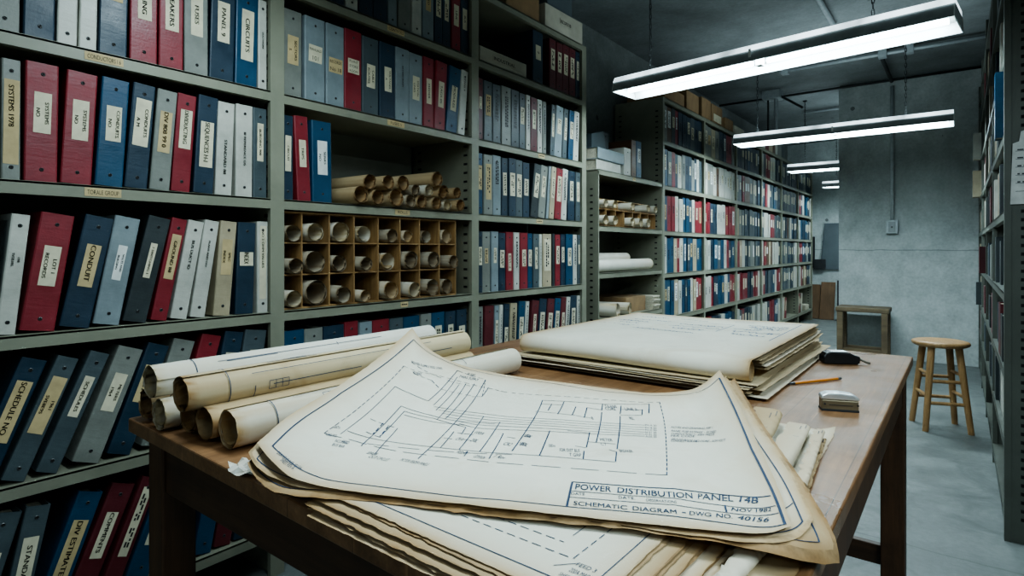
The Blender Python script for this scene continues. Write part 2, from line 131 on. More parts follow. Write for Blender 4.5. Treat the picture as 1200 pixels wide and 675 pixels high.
         [(-1.0816, 1.0011, 0.907), (-1.0341, 0.9961, 0.872), (-0.9966, 1.0108, 0.845), (-0.917, 1.0294, 0.823), (-0.8039, 1.0694, 0.809), (-0.6842, 1.1084, 0.803), (-0.5881, 1.1335, 0.799), (-0.5158, 1.1513, 0.799),
          (-0.4535, 1.1854, 0.807), (-0.4226, 1.1993, 0.823), (-0.4012, 1.241, 0.848)],
         [(-0.8572, 0.4718, 0.803), (-0.9173, 0.5665, 0.816), (-0.9631, 0.6892, 0.832), (-1.0198, 0.8475, 0.864), (-1.0816, 1.0011, 0.907)]),
 'txt': [('POWER', (0.6618, 0.1486), (0.7213, 0.1546), 0.0166, 1), ('DISTRIBUTION', (0.7314, 0.1556), (0.8468, 0.1591), 0.0166, 1), ('PANEL', (0.8555, 0.1586), (0.9058, 0.1537), 0.0158, 1),
         ('14B', (0.9149, 0.1518), (0.9466, 0.1399), 0.0144, 1), ('SCHEMATIC', (0.6673, 0.06), (0.7512, 0.0672), 0.0145, 1), ('DIAGRAM', (0.758, 0.0678), (0.8204, 0.0711), 0.0142, 1),
         ('DWG', (0.8394, 0.071), (0.8733, 0.0699), 0.0138, 1), ('NO.', (0.8787, 0.0696), (0.8996, 0.0682), 0.0134, 1), ('40156', (0.905, 0.0676), (0.9554, 0.0482), 0.0128, 1),
         ('NOV 1982', (0.8995, 0.11), (0.9655, 0.0943), 0.0099, 1), ('DATE', (0.6591, 0.1173), (0.6807, 0.1221), 0.0083, 0), ('DATE.', (0.7358, 0.1252), (0.76, 0.129), 0.0088, 0),
         ('OBSERVATIONS', (0.7754, 0.1269), (0.8205, 0.129), 0.0087, 0), ('NOTES AND DRAWING REF 1', (0.8179, 0.6802), (0.9056, 0.6487), 0.0101, 0), ('PANEL FUSE RATINGS - SCHED', (0.8169, 0.6457), (0.9112, 0.6118), 0.0102, 0),
         ('CONDUCTORS 2 - 600V FEEDS', (0.8164, 0.6201), (0.9051, 0.593), 0.0102, 0), ('PER CODE', (0.8159, 0.5983), (0.8665, 0.5898), 0.0101, 0),
         ('GROUND BUS TO ENCLOSURE - NOM VOLTS', (0.8155, 0.5704), (0.9253, 0.5306), 0.01, 0), ('CONNECT BUS 14B', (0.8152, 0.5545), (0.8703, 0.5466), 0.0098, 0), ('PH A 20', (0.7634, 0.6889), (0.7889, 0.6912), 0.0088, 0),
         ('PH B 20', (0.7635, 0.6642), (0.7885, 0.6667), 0.0088, 0), ('PH C 20', (0.7637, 0.6433), (0.7883, 0.6458), 0.0088, 0), ('N 01 20', (0.7639, 0.6209), (0.7882, 0.6233), 0.0088, 0),
         ('G 02 20', (0.7642, 0.6005), (0.7881, 0.6029), 0.0087, 0), ('AUX 20', (0.7646, 0.5822), (0.7881, 0.5845), 0.0087, 0), ('1RDs', (0.5142, 0.4709), (0.5288, 0.4755), 0.0139, 0),
         ('3ED', (0.5182, 0.4014), (0.5311, 0.4047), 0.0129, 0), ('50Dm', (0.5784, 0.4104), (0.5907, 0.4144), 0.0129, 0), ('100A', (0.4047, 0.4539), (0.4254, 0.4485), 0.0132, 0),
         ('CR1A', (0.3822, 0.3891), (0.3963, 0.3859), 0.0123, 0), ('20L', (0.4124, 0.3917), (0.4286, 0.388), 0.0125, 0), ('20L', (0.5131, 0.4716), (0.5291, 0.4661), 0.0133, 0), ('CR2', (0.484, 0.3934), (0.501, 0.3884), 0.0124, 0),
         ('20L', (0.5166, 0.4028), (0.5339, 0.3976), 0.0122, 0), ('1 Rev', (0.4895, 0.2992), (0.5113, 0.2922), 0.0119, 0), ('FUSES', (0.2626, 0.9189), (0.2879, 0.9206), 0.0147, 0),
         ('MAINS SUPPLY', (0.2457, 0.8857), (0.306, 0.8894), 0.0141, 0), ('METERING', (0.1261, 0.7762), (0.1491, 0.7948), 0.0108, 0), ('POWER SUPPLY FEED LINES', (0.0975, 0.8294), (0.1886, 0.9021), 0.0098, 0),
         ('EARTH', (0.1284, 0.2819), (0.1414, 0.2931), 0.0096, 0), ('FEED', (0.1828, 0.2355), (0.199, 0.2409), 0.0105, 0), ('LOAD SIDE', (0.1359, 0.2326), (0.1596, 0.2499), 0.0095, 0),
         ('INCOMING', (0.169, 0.2256), (0.1964, 0.2369), 0.0101, 0), ('BUS BAR', (0.1744, 0.2022), (0.2021, 0.2122), 0.01, 0), ('SPARE', (0.2541, 0.2095), (0.2738, 0.208), 0.0109, 0),
         ('OUT CIRCUIT', (0.2653, 0.1883), (0.3096, 0.1839), 0.0105, 0), ('MOTOR FEEDER PANELS', (0.3297, 0.1994), (0.3877, 0.1858), 0.011, 0), ('RELAY', (0.4117, 0.3001), (0.435, 0.2941), 0.012, 0),
         ('COMMON', (0.4522, 0.2839), (0.4747, 0.2773), 0.0119, 0), ('TRANS', (0.6646, 0.8115), (0.697, 0.8208), 0.0148, 0), ('CORE', (0.6666, 0.7909), (0.694, 0.7987), 0.0149, 0),
         ('METER', (0.6728, 0.5078), (0.6994, 0.5152), 0.0143, 0), ('CT', (0.6775, 0.4721), (0.6899, 0.4758), 0.0141, 0), ('BREAKER', (0.7186, 0.4346), (0.7448, 0.4426), 0.0137, 0),
         ('FDR DIST BUS', (0.6032, 0.3884), (0.6416, 0.3993), 0.0131, 0), ('T GRP', (0.6257, 0.3628), (0.648, 0.3692), 0.0129, 0), ('LINE A', (0.7164, 0.8099), (0.7489, 0.8196), 0.0146, 0),
         ('REL', (0.7278, 0.7325), (0.7385, 0.7361), 0.0152, 0), ('8', (0.6376, 0.6863), (0.642, 0.6879), 0.0157, 0), ('DRAWING NO 40156', (0.0863, 0.035), (0.1716, 0.0444), 0.0098, 0),
         ('SHEET REV A', (0.111, 0.0249), (0.1579, 0.0291), 0.0092, 0)]}

# ------------------------------------------------------------------ materials
MATS={}
def srgb(r,g,b):
    f=lambda c:(c/255/12.92) if c/255<=.04045 else ((c/255+.055)/1.055)**2.4
    return (f(r),f(g),f(b),1)
class NT:
    def __init__(s,name,rough=.6,metal=0,spec=None):
        m=bpy.data.materials.new(name); m.use_nodes=True; s.m=m; s.t=m.node_tree; s.n=s.t.nodes; s.l=s.t.links
        s.b=s.n['Principled BSDF']; s.b.inputs['Roughness'].default_value=rough; s.b.inputs['Metallic'].default_value=metal
        if spec is not None: s.b.inputs['Specular IOR Level'].default_value=spec
        MATS[name]=m
    def node(s,t,**k):
        n=s.n.new(t)
        for a,b in k.items(): setattr(n,a,b)
        return n
    def coord(s,scale=(1,1,1),kind='Object'):
        c=s.node('ShaderNodeTexCoord'); mp=s.node('ShaderNodeMapping'); mp.inputs['Scale'].default_value=scale
        s.l.new(c.outputs[kind],mp.inputs['Vector']); return mp.outputs['Vector']
    def noise(s,vec,scale,detail=4,rough=.55,dist=0):
        n=s.node('ShaderNodeTexNoise'); n.inputs['Scale'].default_value=scale; n.inputs['Detail'].default_value=detail
        n.inputs['Roughness'].default_value=rough; n.inputs['Distortion'].default_value=dist; s.l.new(vec,n.inputs['Vector']); return n.outputs['Fac']
    def ramp(s,fac,stops):
        r=s.node('ShaderNodeValToRGB'); e=r.color_ramp.elements
        while len(e)<len(stops): e.new(.5)
        for k,(p,c) in zip(e,stops): k.position=p; k.color=c if len(c)==4 else (*c,1)
        s.l.new(fac,r.inputs['Fac']); return r.outputs['Color']
    def math(s,op,a,b=None,c=None):
        n=s.node('ShaderNodeMath',operation=op)
        for i,x in enumerate((a,b,c)):
            if x is None: continue
            if isinstance(x,(int,float)): n.inputs[i].default_value=x
            else: s.l.new(x,n.inputs[i])
        return n.outputs[0]
    def mix(s,fac,a,b,blend='MIX'):
        n=s.node('ShaderNodeMix',data_type='RGBA',blend_type=blend)
        for k,x in ((0,fac),(6,a),(7,b)):
            if isinstance(x,(int,float)): n.inputs[k].default_value=x
            elif isinstance(x,tuple): n.inputs[k].default_value=x
            else: s.l.new(x,n.inputs[k])
        return n.outputs[2]
    def color(s,x):
        if isinstance(x,tuple): s.b.inputs['Base Color'].default_value=x
        else: s.l.new(x,s.b.inputs['Base Color'])
        return s
    def bump(s,h,strength=.3,dist=.002):
        n=s.node('ShaderNodeBump'); n.inputs['Strength'].default_value=strength; n.inputs['Distance'].default_value=dist
        s.l.new(h,n.inputs['Height']); s.l.new(n.outputs['Normal'],s.b.inputs['Normal']); return s
    def rough(s,x): s.l.new(x,s.b.inputs['Roughness']); return s
def G(v): return (v,v,v,1)
def plain(name,c,rough=.6,metal=0,var=.18,scale=30,bump=.0):
    n=NT(name,rough,metal); v=n.coord(); f=n.noise(v,scale,4)
    lo=tuple(x*(1-var) for x in c[:3])+(1,); hi=tuple(min(1,x*(1+var)) for x in c[:3])+(1,)
    n.color(n.ramp(f,[(.3,lo),(.7,hi)]))
    if bump: n.bump(f,bump,.002)
    return n.m
def vinyl(name,c,worn=.12):
    n=NT(name,.42); v=n.coord(); a=n.noise(v,14,5); b=n.noise(v,160,2)
    base=n.ramp(a,[(.25,tuple(x*.72 for x in c[:3])),(.75,tuple(min(1,x*1.15) for x in c[:3]))])
    sc=n.ramp(n.noise(v,45,6,.7,1.2),[(.66,G(0)),(.78,G(worn))])
    n.color(n.mix(sc,base,(.45,.47,.46,1))); wr=n.noise(n.coord((5,5,26)),1.6,4,.6,.6); n.bump(n.mix(.75,b,wr),.32,.0035)
    n.rough(n.ramp(a,[(.3,G(.34)),(.7,G(.55))])); return n.m
VC={'r':srgb(128,36,46),'m':srgb(92,34,40),'n':srgb(30,52,68),'b':srgb(20,66,94),'s':srgb(72,84,88),'g':srgb(124,127,120),
    'p':srgb(126,138,142),'w':srgb(188,188,178),'t':srgb(168,156,130),'d':srgb(48,56,58),'k':srgb(92,66,46)}
VN={'r':'red','m':'maroon','n':'navy','b':'blue','s':'slate','g':'grey','p':'pale','w':'white','t':'tan','d':'charcoal','k':'brown'}
for k,c in VC.items(): vinyl('vinyl_'+VN[k],c)
LC={'c':('cream',srgb(205,198,172)),'t':('tan',srgb(186,166,124)),'w':('white',srgb(214,216,212))}
for k,(nm,c) in LC.items(): plain('label_'+nm,c,.75,0,.16,22)
plain('ink_black',srgb(26,26,30),.7,0,.1)
plain('ink_blue',srgb(34,56,84),.7,0,.15,60)
plain('ink_pale',srgb(72,96,128),.7,0,.15,60)
plain('page_block',srgb(188,182,162),.85,0,.2,90)
plain('rivet_metal',srgb(90,92,92),.35,.8,.1)
plain('hole_dark',srgb(14,15,15),.8,0,.05)
def metal_paint(name,c,rough=.45):
    n=NT(name,rough); v=n.coord(); f=n.noise(v,3.5,7,.65,.5); g=n.noise(v,48,5,.75)
    base=n.ramp(f,[(.3,tuple(x*.78 for x in c[:3])),(.7,tuple(x*1.1 for x in c[:3]))])
    sp=n.ramp(g,[(.68,G(0)),(.8,G(.35))])
    n.color(n.mix(sp,base,(.05,.045,.035,1))); n.bump(g,.05,.001); return n.m
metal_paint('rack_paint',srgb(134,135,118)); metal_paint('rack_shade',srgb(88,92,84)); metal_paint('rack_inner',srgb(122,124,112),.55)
def concrete(name,c,lines=True,floor=False):
    n=NT(name,.8 if not floor else .5); v=n.coord()
    a=n.noise(v,.9,7,.6,.4); b=n.noise(v,5,6,.65); d=n.noise(v,42,3)
    base=n.ramp(a,[(.25,tuple(x*.62 for x in c[:3])),(.5,c),(.75,tuple(min(1,x*1.25) for x in c[:3]))])
    base=n.mix(.55,base,n.ramp(b,[(.3,G(.35)),(.7,G(.68))]),'OVERLAY')
    base=n.mix(.25,base,n.ramp(d,[(.3,G(.3)),(.7,G(.7))]),'OVERLAY')
    # air holes of the cast surface
    vo=n.node('ShaderNodeTexVoronoi'); vo.inputs['Scale'].default_value=3.2 if not floor else 6; n.l.new(v,vo.inputs['Vector'])
    pit=n.math('LESS_THAN',vo.outputs['Distance'],.075 if not floor else .03)
    pit=n.math('MULTIPLY',pit,n.math('GREATER_THAN',n.noise(v,2.3,2),.5))
    base=n.mix(n.math('MULTIPLY',pit,.65),base,(.02,.022,.022,1))
    sep=n.node('ShaderNodeSeparateXYZ'); n.l.new(v,sep.inputs[0])
    w=n.math('MULTIPLY',n.math('SUBTRACT',n.noise(v,6,4),.5),.03)
    def line(axis,pos,width):
        q=n.math('ADD',sep.outputs[axis],w); return n.math('LESS_THAN',n.math('ABSOLUTE',n.math('SUBTRACT',q,pos)),width)
    L=[]
    if lines: L=[(2,1.09,.005)]
    if floor: L=[(1,2.62,.005),(0,.42,.004),(1,5.4,.004)]
    for q in L: base=n.mix(n.math('MULTIPLY',line(*q),.4),base,(.03,.033,.033,1))
    if floor:
        st=n.ramp(n.noise(v,2.2,8,.7,1.5),[(.5,G(0)),(.62,G(.5))]); base=n.mix(st,base,tuple(x*.45 for x in c[:3])+(1,))
        n.rough(n.ramp(b,[(.3,G(.32)),(.7,G(.6))]))
    n.color(base); n.bump(n.mix(.5,b,d),.25,.006); return n.m
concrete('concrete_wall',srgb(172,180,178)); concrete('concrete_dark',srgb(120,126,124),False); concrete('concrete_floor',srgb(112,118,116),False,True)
concrete('concrete_ceiling',srgb(112,118,118),False)
def wood(name,dark,light,axis=1,scale=1,rough=.42,plank=0):
    n=NT(name,rough); sc=[16*scale]*3; sc[axis]=1.1*scale
    v=n.coord(tuple(sc)); a=n.noise(v,1.6,7,.65,.6); b=n.noise(v,9,5,.7)
    base=n.ramp(a,[(.25,dark),(.75,light)]); base=n.mix(.45,base,n.ramp(b,[(.3,G(.3)),(.7,G(.7))]),'OVERLAY')
    v2=n.coord(); st=n.ramp(n.noise(v2,3,6,.7,.8),[(.45,G(0)),(.7,G(.55))]); base=n.mix(st,base,tuple(x*.45 for x in dark[:3])+(1,))
    if plank:
        sep=n.node('ShaderNodeSeparateXYZ'); n.l.new(v2,sep.inputs[0]); k=n.math('FRACT',n.math('MULTIPLY',sep.outputs[0],1/plank))
        base=n.mix(n.math('MULTIPLY',n.math('LESS_THAN',k,.012),.6),base,(.03,.018,.01,1))
        scr=n.ramp(n.noise(n.coord((90,2.5,1)),1,5,.7),[(.62,G(0)),(.72,G(.35))]); base=n.mix(scr,base,tuple(min(1,x*2.2) for x in light[:3])+(1,))
        n.rough(n.ramp(n.noise(v2,5,6),[(.3,G(.24)),(.7,G(.5))]))
    n.color(base); n.bump(b,.12,.001); return n.m
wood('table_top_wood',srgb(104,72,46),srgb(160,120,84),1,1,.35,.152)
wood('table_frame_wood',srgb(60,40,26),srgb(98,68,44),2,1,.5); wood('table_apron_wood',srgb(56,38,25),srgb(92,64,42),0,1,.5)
wood('stool_wood',srgb(140,106,68),srgb(192,154,106),2,1.4,.45); wood('bench_wood',srgb(82,70,52),srgb(122,106,80),0,1,.6)
wood('box_wood',srgb(124,94,58),srgb(174,138,90),2,1.5,.65); wood('plank_wood',srgb(84,62,40),srgb(122,92,62),2,1,.6)
plain('cardboard',srgb(138,112,80),.85,0,.18,12); plain('box_white',srgb(172,168,152),.8,0,.15,10)
def paper(name,c,edge,stain=.5):
    n=NT(name,.8); v=n.coord(); at=n.node('ShaderNodeAttribute',attribute_name='age'); ag=at.outputs['Fac']
    a=n.noise(v,7,6,.65,.6); b=n.noise(v,34,4,.6)
    base=n.ramp(a,[(.3,tuple(x*.86 for x in c[:3])),(.7,c)])
    st=n.ramp(n.noise(v,4.3,7,.72,1.4),[(.52,G(0)),(.75,G(stain))]); base=n.mix(st,base,tuple((x*.45+y*.55) for x,y in zip(c[:3],edge[:3]))+(1,))
    k=n.math('MULTIPLY',ag,n.math('ADD',.45,n.math('MULTIPLY',a,1.1))); k=n.math('MINIMUM',k,1.0)
    base=n.mix(k,base,edge)
    dk=n.math('MULTIPLY',n.math('GREATER_THAN',ag,.8),n.ramp(n.noise(v,22,4,.7),[(.45,G(0)),(.65,G(.6))])); base=n.mix(dk,base,tuple(x*.4 for x in edge[:3])+(1,))
    n.color(base); n.bump(n.mix(.35,a,b),.25,.004); return n.m
paper('paper_cream',srgb(227,224,208),srgb(176,144,98)); paper('paper_old',srgb(212,198,164),srgb(150,114,70),.7); paper('paper_white',srgb(226,226,218),srgb(186,166,128),.3)
paper('paper_tan',srgb(206,184,144),srgb(142,108,68),.6); paper('paper_grey',srgb(200,194,176),srgb(138,116,86),.5)
plain('black_plastic',srgb(20,21,23),.35,0,.15); plain('strap_grey',srgb(100,96,84),.7,0,.1)
plain('chrome',srgb(222,226,228),.3,.75,.06,8); plain('steel_side',srgb(132,122,100),.4,.7,.15,20); plain('galvanised',srgb(176,186,188),.5,.1,.12,20)
plain('pencil_orange',srgb(206,128,38),.4,0,.08); plain('graphite',srgb(50,54,60),.4,.2,.1); plain('pencil_end',srgb(110,114,118),.35,.6,.1); plain('pencil_wood',srgb(198,160,110),.7,0,.1)
plain('light_housing',srgb(140,148,148),.4,.3,.1); plain('light_white',srgb(225,230,230),.3,0,.05); plain('chain_metal',srgb(60,64,64),.5,.7,.1)
plain('pipe_grey',srgb(150,158,160),.5,.2,.12); plain('dark_pipe',srgb(44,48,48),.6,.1,.1); plain('panel_grey',srgb(84,94,98),.55,.1,.12,4); plain('frame_dark',srgb(38,40,42),.6,0,.1)
def emit(name,c,s):
    n=NT(name); n.b.inputs['Emission Color'].default_value=c; n.b.inputs['Emission Strength'].default_value=s; n.color(c); return n.m
emit('tube_glow',(.86,.97,1,1),6.0)
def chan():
    n=NT('channel_gleam_emit',.3,.4); v=n.coord((2.2,1,1)); f=n.noise(v,2.5,3)
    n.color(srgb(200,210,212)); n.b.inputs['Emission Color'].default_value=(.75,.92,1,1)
    n.l.new(n.ramp(f,[(.35,G(.5)),(.65,G(1.9))]),n.b.inputs['Emission Strength'])  # emission paints a patchy reflected gleam onto the channel metal
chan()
# ------------------------------------------------------------------ mesh builder
class MB:
    def __init__(s): s.v=[]; s.f=[]; s.m=[]; s.age=None
    def add(s,v,f,m=0,M=None):
        o=len(s.v); s.v+= [tuple(M@Vector(p)) if M else tuple(p) for p in v]
        for q in f: s.f.append(tuple(o+i for i in q)); s.m.append(m)
        return o
    def box(s,x0,x1,y0,y1,z0,z1,m=0,M=None):
        s.add([(x0,y0,z0),(x1,y0,z0),(x1,y1,z0),(x0,y1,z0),(x0,y0,z1),(x1,y0,z1),(x1,y1,z1),(x0,y1,z1)],
              [(0,3,2,1),(4,5,6,7),(0,1,5,4),(1,2,6,5),(2,3,7,6),(3,0,4,7)],m,M); return s
    def prism(s,poly,z0,z1,m=0,M=None):
        n=len(poly); v=[(x,y,z0) for x,y in poly]+[(x,y,z1) for x,y in poly]
        s.add(v,[tuple(range(n))[::-1],tuple(range(n,2*n))]+[(i,(i+1)%n,n+(i+1)%n,n+i) for i in range(n)],m,M); return s
    def cone(s,p0,p1,r0,r1,n=12,m=0,caps=True):
        p0,p1=Vector(p0),Vector(p1); d=(p1-p0).normalized(); u=d.orthogonal().normalized(); w=d.cross(u)
        v=[];
        for p,r in ((p0,r0),(p1,r1)):
            for i in range(n): a=2*PI*i/n; v.append(p+(u*math.cos(a)+w*math.sin(a))*r)
        f=[(i,(i+1)%n,n+(i+1)%n,n+i) for i in range(n)]
        if caps: f+=[tuple(range(n))[::-1],tuple(range(n,2*n))]
        s.add(v,f,m); return s
    def tube(s,pts,r,n=8,m=0,closed=False):
        P=[Vector(p) for p in pts]; N=len(P); v=[]; up=None
        for i in range(N):
            a=P[i-1] if (i>0 or closed) else P[i]; b=P[(i+1)%N] if (i<N-1 or closed) else P[i]
            d=(b-a).normalized()
            if up is None: up=d.orthogonal().normalized()
            up=(up-d*up.dot(d)).normalized(); w=d.cross(up)
            for k in range(n): t=2*PI*k/n; v.append(P[i]+(up*math.cos(t)+w*math.sin(t))*r)
        f=[]
        for i in range(N if closed else N-1):
            j=(i+1)%N
            for k in range(n): f.append((i*n+k,i*n+(k+1)%n,j*n+(k+1)%n,j*n+k))
        if not closed: f+=[tuple(range(n))[::-1],tuple(range((N-1)*n,N*n))]
        s.add(v,f,m); return s
    def lathe(s,prof,n=20,m=0,M=None):
        v=[];f=[]
        for r,z in prof:
            for k in range(n): a=2*PI*k/n; v.append((r*math.cos(a),r*math.sin(a),z))
        for i in range(len(prof)-1):
            for k in range(n): f.append((i*n+k,i*n+(k+1)%n,(i+1)*n+(k+1)%n,(i+1)*n+k))
        f+=[tuple(range(n))[::-1],tuple(range((len(prof)-1)*n,len(prof)*n))]
        s.add(v,f,m,M); return s
    def build(s,name,mats,parent=None,smooth=False,bevel=0,fix=True,seg=2):
        me=bpy.data.meshes.new(name); me.from_pydata(s.v,[],s.f)
        if isinstance(mats,str): mats=[mats]
        for q in mats: me.materials.append(MATS[q])
        me.polygons.foreach_set('material_index',s.m)
        if fix:
            bm=bmesh.new(); bm.from_mesh(me); bmesh.ops.recalc_face_normals(bm,faces=bm.faces); bm.to_mesh(me); bm.free()
        if smooth: me.polygons.foreach_set('use_smooth',[True]*len(me.polygons))
        if s.age is not None:
            at=me.attributes.new('age','FLOAT','POINT'); at.data.foreach_set('value',(s.age+[0.0]*len(s.v))[:len(s.v)])
        o=bpy.data.objects.new(name,me); COL.objects.link(o)
        if parent: o.parent=parent
        if bevel:
            b=o.modifiers.new('bevel','BEVEL'); b.width=bevel; b.segments=seg; b.limit_method='ANGLE'; b.angle_limit=.6
        return o
def tag(o,label=None,cat=None,group=None,kind=None):
    if label: o['label']=label
    if cat: o['category']=cat
    if group: o['group']=group
    if kind: o['kind']=kind
    return o
def thing(name,label,cat,loc=(0,0,0),rot=(0,0,0),group=None):
    o=bpy.data.objects.new(name,None); COL.objects.link(o); o.location=loc; o.rotation_euler=rot; o.empty_display_size=.05
    return tag(o,label,cat,group)
ORD=['first','second','third','fourth','fifth','sixth','seventh','eighth','ninth','tenth','eleventh','twelfth','thirteenth','fourteenth','fifteenth','sixteenth','seventeenth','eighteenth']
# text as flat triangles: verts x in 0..1 along the line, y in cap heights
_tc={}
def text(s,bold=0):
    k=(s,bold)
    if k in _tc: return _tc[k]
    cu=bpy.data.curves.new('lettering','FONT'); cu.body=s; cu.resolution_u=3; cu.offset=0
    ob=bpy.data.objects.new('lettering',cu); me=ob.to_mesh()
    v=[(p.co.x,p.co.y) for p in me.vertices]; f=[tuple(p.vertices) for p in me.polygons]
    ob.to_mesh_clear(); bpy.data.objects.remove(ob); bpy.data.curves.remove(cu)
    k0=(0,.022,.04)[bold]
    if bold: n0=len(v); v,f=[(x-k0/2,y) for x,y in v]+[(x+k0/2,y) for x,y in v]+v,f+[tuple(i+n0 for i in q) for q in f]+[tuple(i+2*n0 for i in q) for q in f]
    x0=min(p[0] for p in v); x1=max(p[0] for p in v); H=.73
    _tc[k]=([((x-x0)/(x1-x0),y/H) for x,y in v],f,(x1-x0)/H); return _tc[k]
# ------------------------------------------------------------------ room shell
def struct(name,mb,m,**k): o=mb.build(name,m,**k); return tag(o,kind='structure')
CEIL=2.81; WL=-2.27; WR=2.4; YB=-2.4; YF=10.42
struct('floor',MB().box(WL-.1,WR+.1,YB-.1,YF+.1,-.1,0),'concrete_floor')
struct('ceiling',MB().box(WL-.1,WR+.1,YB-.1,YF+.1,CEIL,CEIL+.1),'concrete_ceiling')
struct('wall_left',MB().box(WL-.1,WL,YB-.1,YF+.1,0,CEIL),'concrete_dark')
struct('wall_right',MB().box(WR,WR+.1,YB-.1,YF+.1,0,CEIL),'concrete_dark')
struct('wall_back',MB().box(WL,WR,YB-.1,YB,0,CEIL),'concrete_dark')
struct('wall_far',MB().box(WL,WR,YF,YF+.1,0,CEIL),'concrete_wall')
struct('wall_middle',MB().box(-1.02,WR,6.98,7.22,0,CEIL),'concrete_wall')
# ------------------------------------------------------------------ shelving
XF=-1.83; XB=-2.25
def upright(parent,y0,y1,zt,xf=XF,xb=XB,sgn=1,holes=True):
    mb=MB(); yc=(y0+y1)/2
    a,b=sorted((xf,xf-.018*sgn)); mb.box(a,b,y0,y1,0,zt)
    a,b=sorted((xf-.018*sgn,xb)); mb.box(a,b,yc-.008,yc+.008,0,zt)
    if holes:
        for k in range(int((zt-.1)/.042)):
            z=.08+k*.042
            for xx in (xf-.055*sgn,xb+.05*sgn):
                for ys in (yc-.0088,yc+.0088): mb.box(xx-.011,xx+.011,ys-.0012,ys+.0012,z-.005,z+.005,1)
    return mb.build('upright',['rack_paint','hole_dark'],parent)
def shelf(parent,y0,y1,z,xf=XF,xb=XB,lip=.034,name='shelf'):
    a,b=sorted((xf,xb)); mb=MB().box(a,b,y0,y1,z-.006,z)
    s=1 if xf>xb else -1; a,b=sorted((xf,xf-.004*s)); mb.box(a,b,y0,y1,z-lip,z-.001); a,b=sorted((xf-.004*s,xf-.02*s)); mb.box(a,b,y0,y1,z-lip,z-lip+.004)
    return mb.build(name,'rack_paint',parent)
def lip_label(sh,y0,y1,z,txt='',col='label_tan',xf=XF,h=.022):
    mb=MB(); mb.box(xf,xf+.0012,y0,y1,z-.029,z-.029+h)
    if txt:
        v,f,r=text(txt); hh=h*.55; w=min((y1-y0)*.86,hh*r*1.1); ys=(y0+y1-w)/2
        mb.add([(xf+.0018,ys+x*w,z-.029+h*.22+y*hh) for x,y in v],f,1)
    else:
        for k in range(3): mb.box(xf+.0012,xf+.0016,y0+(y1-y0)*(.15+.25*k),y0+(y1-y0)*(.35+.25*k),z-.02,z-.015,1)
    return mb.build('shelf_label',[col,'ink_black'],sh)
NZ=[.16,.523,.889,1.27,1.63,2.01,2.345]
near=thing('shelving_rack','grey-green steel shelving along left wall behind the table, three bays','shelving',(0,0,0))
for yc in (.085,1.083,2.097,3.11): upright(near,yc-.025,yc+.025,2.344)
lips={(0,1.63):[(.535,.625,'CONDUCTORS I 6')],(0,1.27):[(.535,.62,'TORALE GROUP')],(1,2.01):[(1.56,1.65,'CONTROLS')],(1,1.63):[(1.56,1.65,'FUSES S')],(1,1.27):[(1.60,1.68,'ROLLS')],(1,.889):[(1.63,1.67,'')],(2,1.27):[(2.6,2.66,'')],(2,1.63):[(2.62,2.68,'')]}
for i,(a,b) in enumerate(((.11,1.058),(1.108,2.072),(2.122,3.085))):
    for z in NZ:
        sh=shelf(near,a,b,z)
        for q in lips.get((i,z),[]): lip_label(sh,q[0],q[1],z,q[2])
    MB().box(XB,XB+.004,a,b,.1,2.34).box(XB+.004,XB+.005,a+.3,a+.308,1.45,1.458,1).build('back_panel',['rack_inner','hole_dark'],near)
FZ=[.18,.565,.91,1.243,1.6,1.95,2.285]
FY=[4.322,5.237,6.192,7.147,8.111,9.066,10.04]
far=thing('shelving_rack','long grey steel shelving of six bays running to the far wall','shelving')
for yc in FY: upright(far,yc-.018,yc+.018,2.284)
for a,b in zip(FY,FY[1:]):
    for z in FZ: shelf(far,a+.018,b-.018,z)
    MB().box(XB,XB+.004,a,b,.1,2.28).build('back_panel','rack_inner',far)
low=thing('shelving_unit','low grey steel shelf unit holding small pigeonholes and white rolls','shelving')
LY0,LY1=3.285,4.296
for y in (LY0,LY1-.012):
    mb=MB().box(XB,XF,y,y+.012,0,1.6)
    for k in range(34):
        z=.1+k*.042
        for xx in (XF-.05,XB+.05): mb.box(xx-.01,xx+.01,y-.001,y+.013,z-.005,z+.005,1)
    mb.build('side_panel',['rack_paint','hole_dark'],low)
for z in (.12,.645,.945,1.25): shelf(low,LY0+.012,LY1-.012,z)
sh=shelf(low,LY0,LY1,1.612,name='top_panel'); lip_label(sh,3.78,3.82,1.612,'')
MB().box(XB,XB+.004,LY0,LY1,.05,1.6).build('back_panel','rack_inner',low)
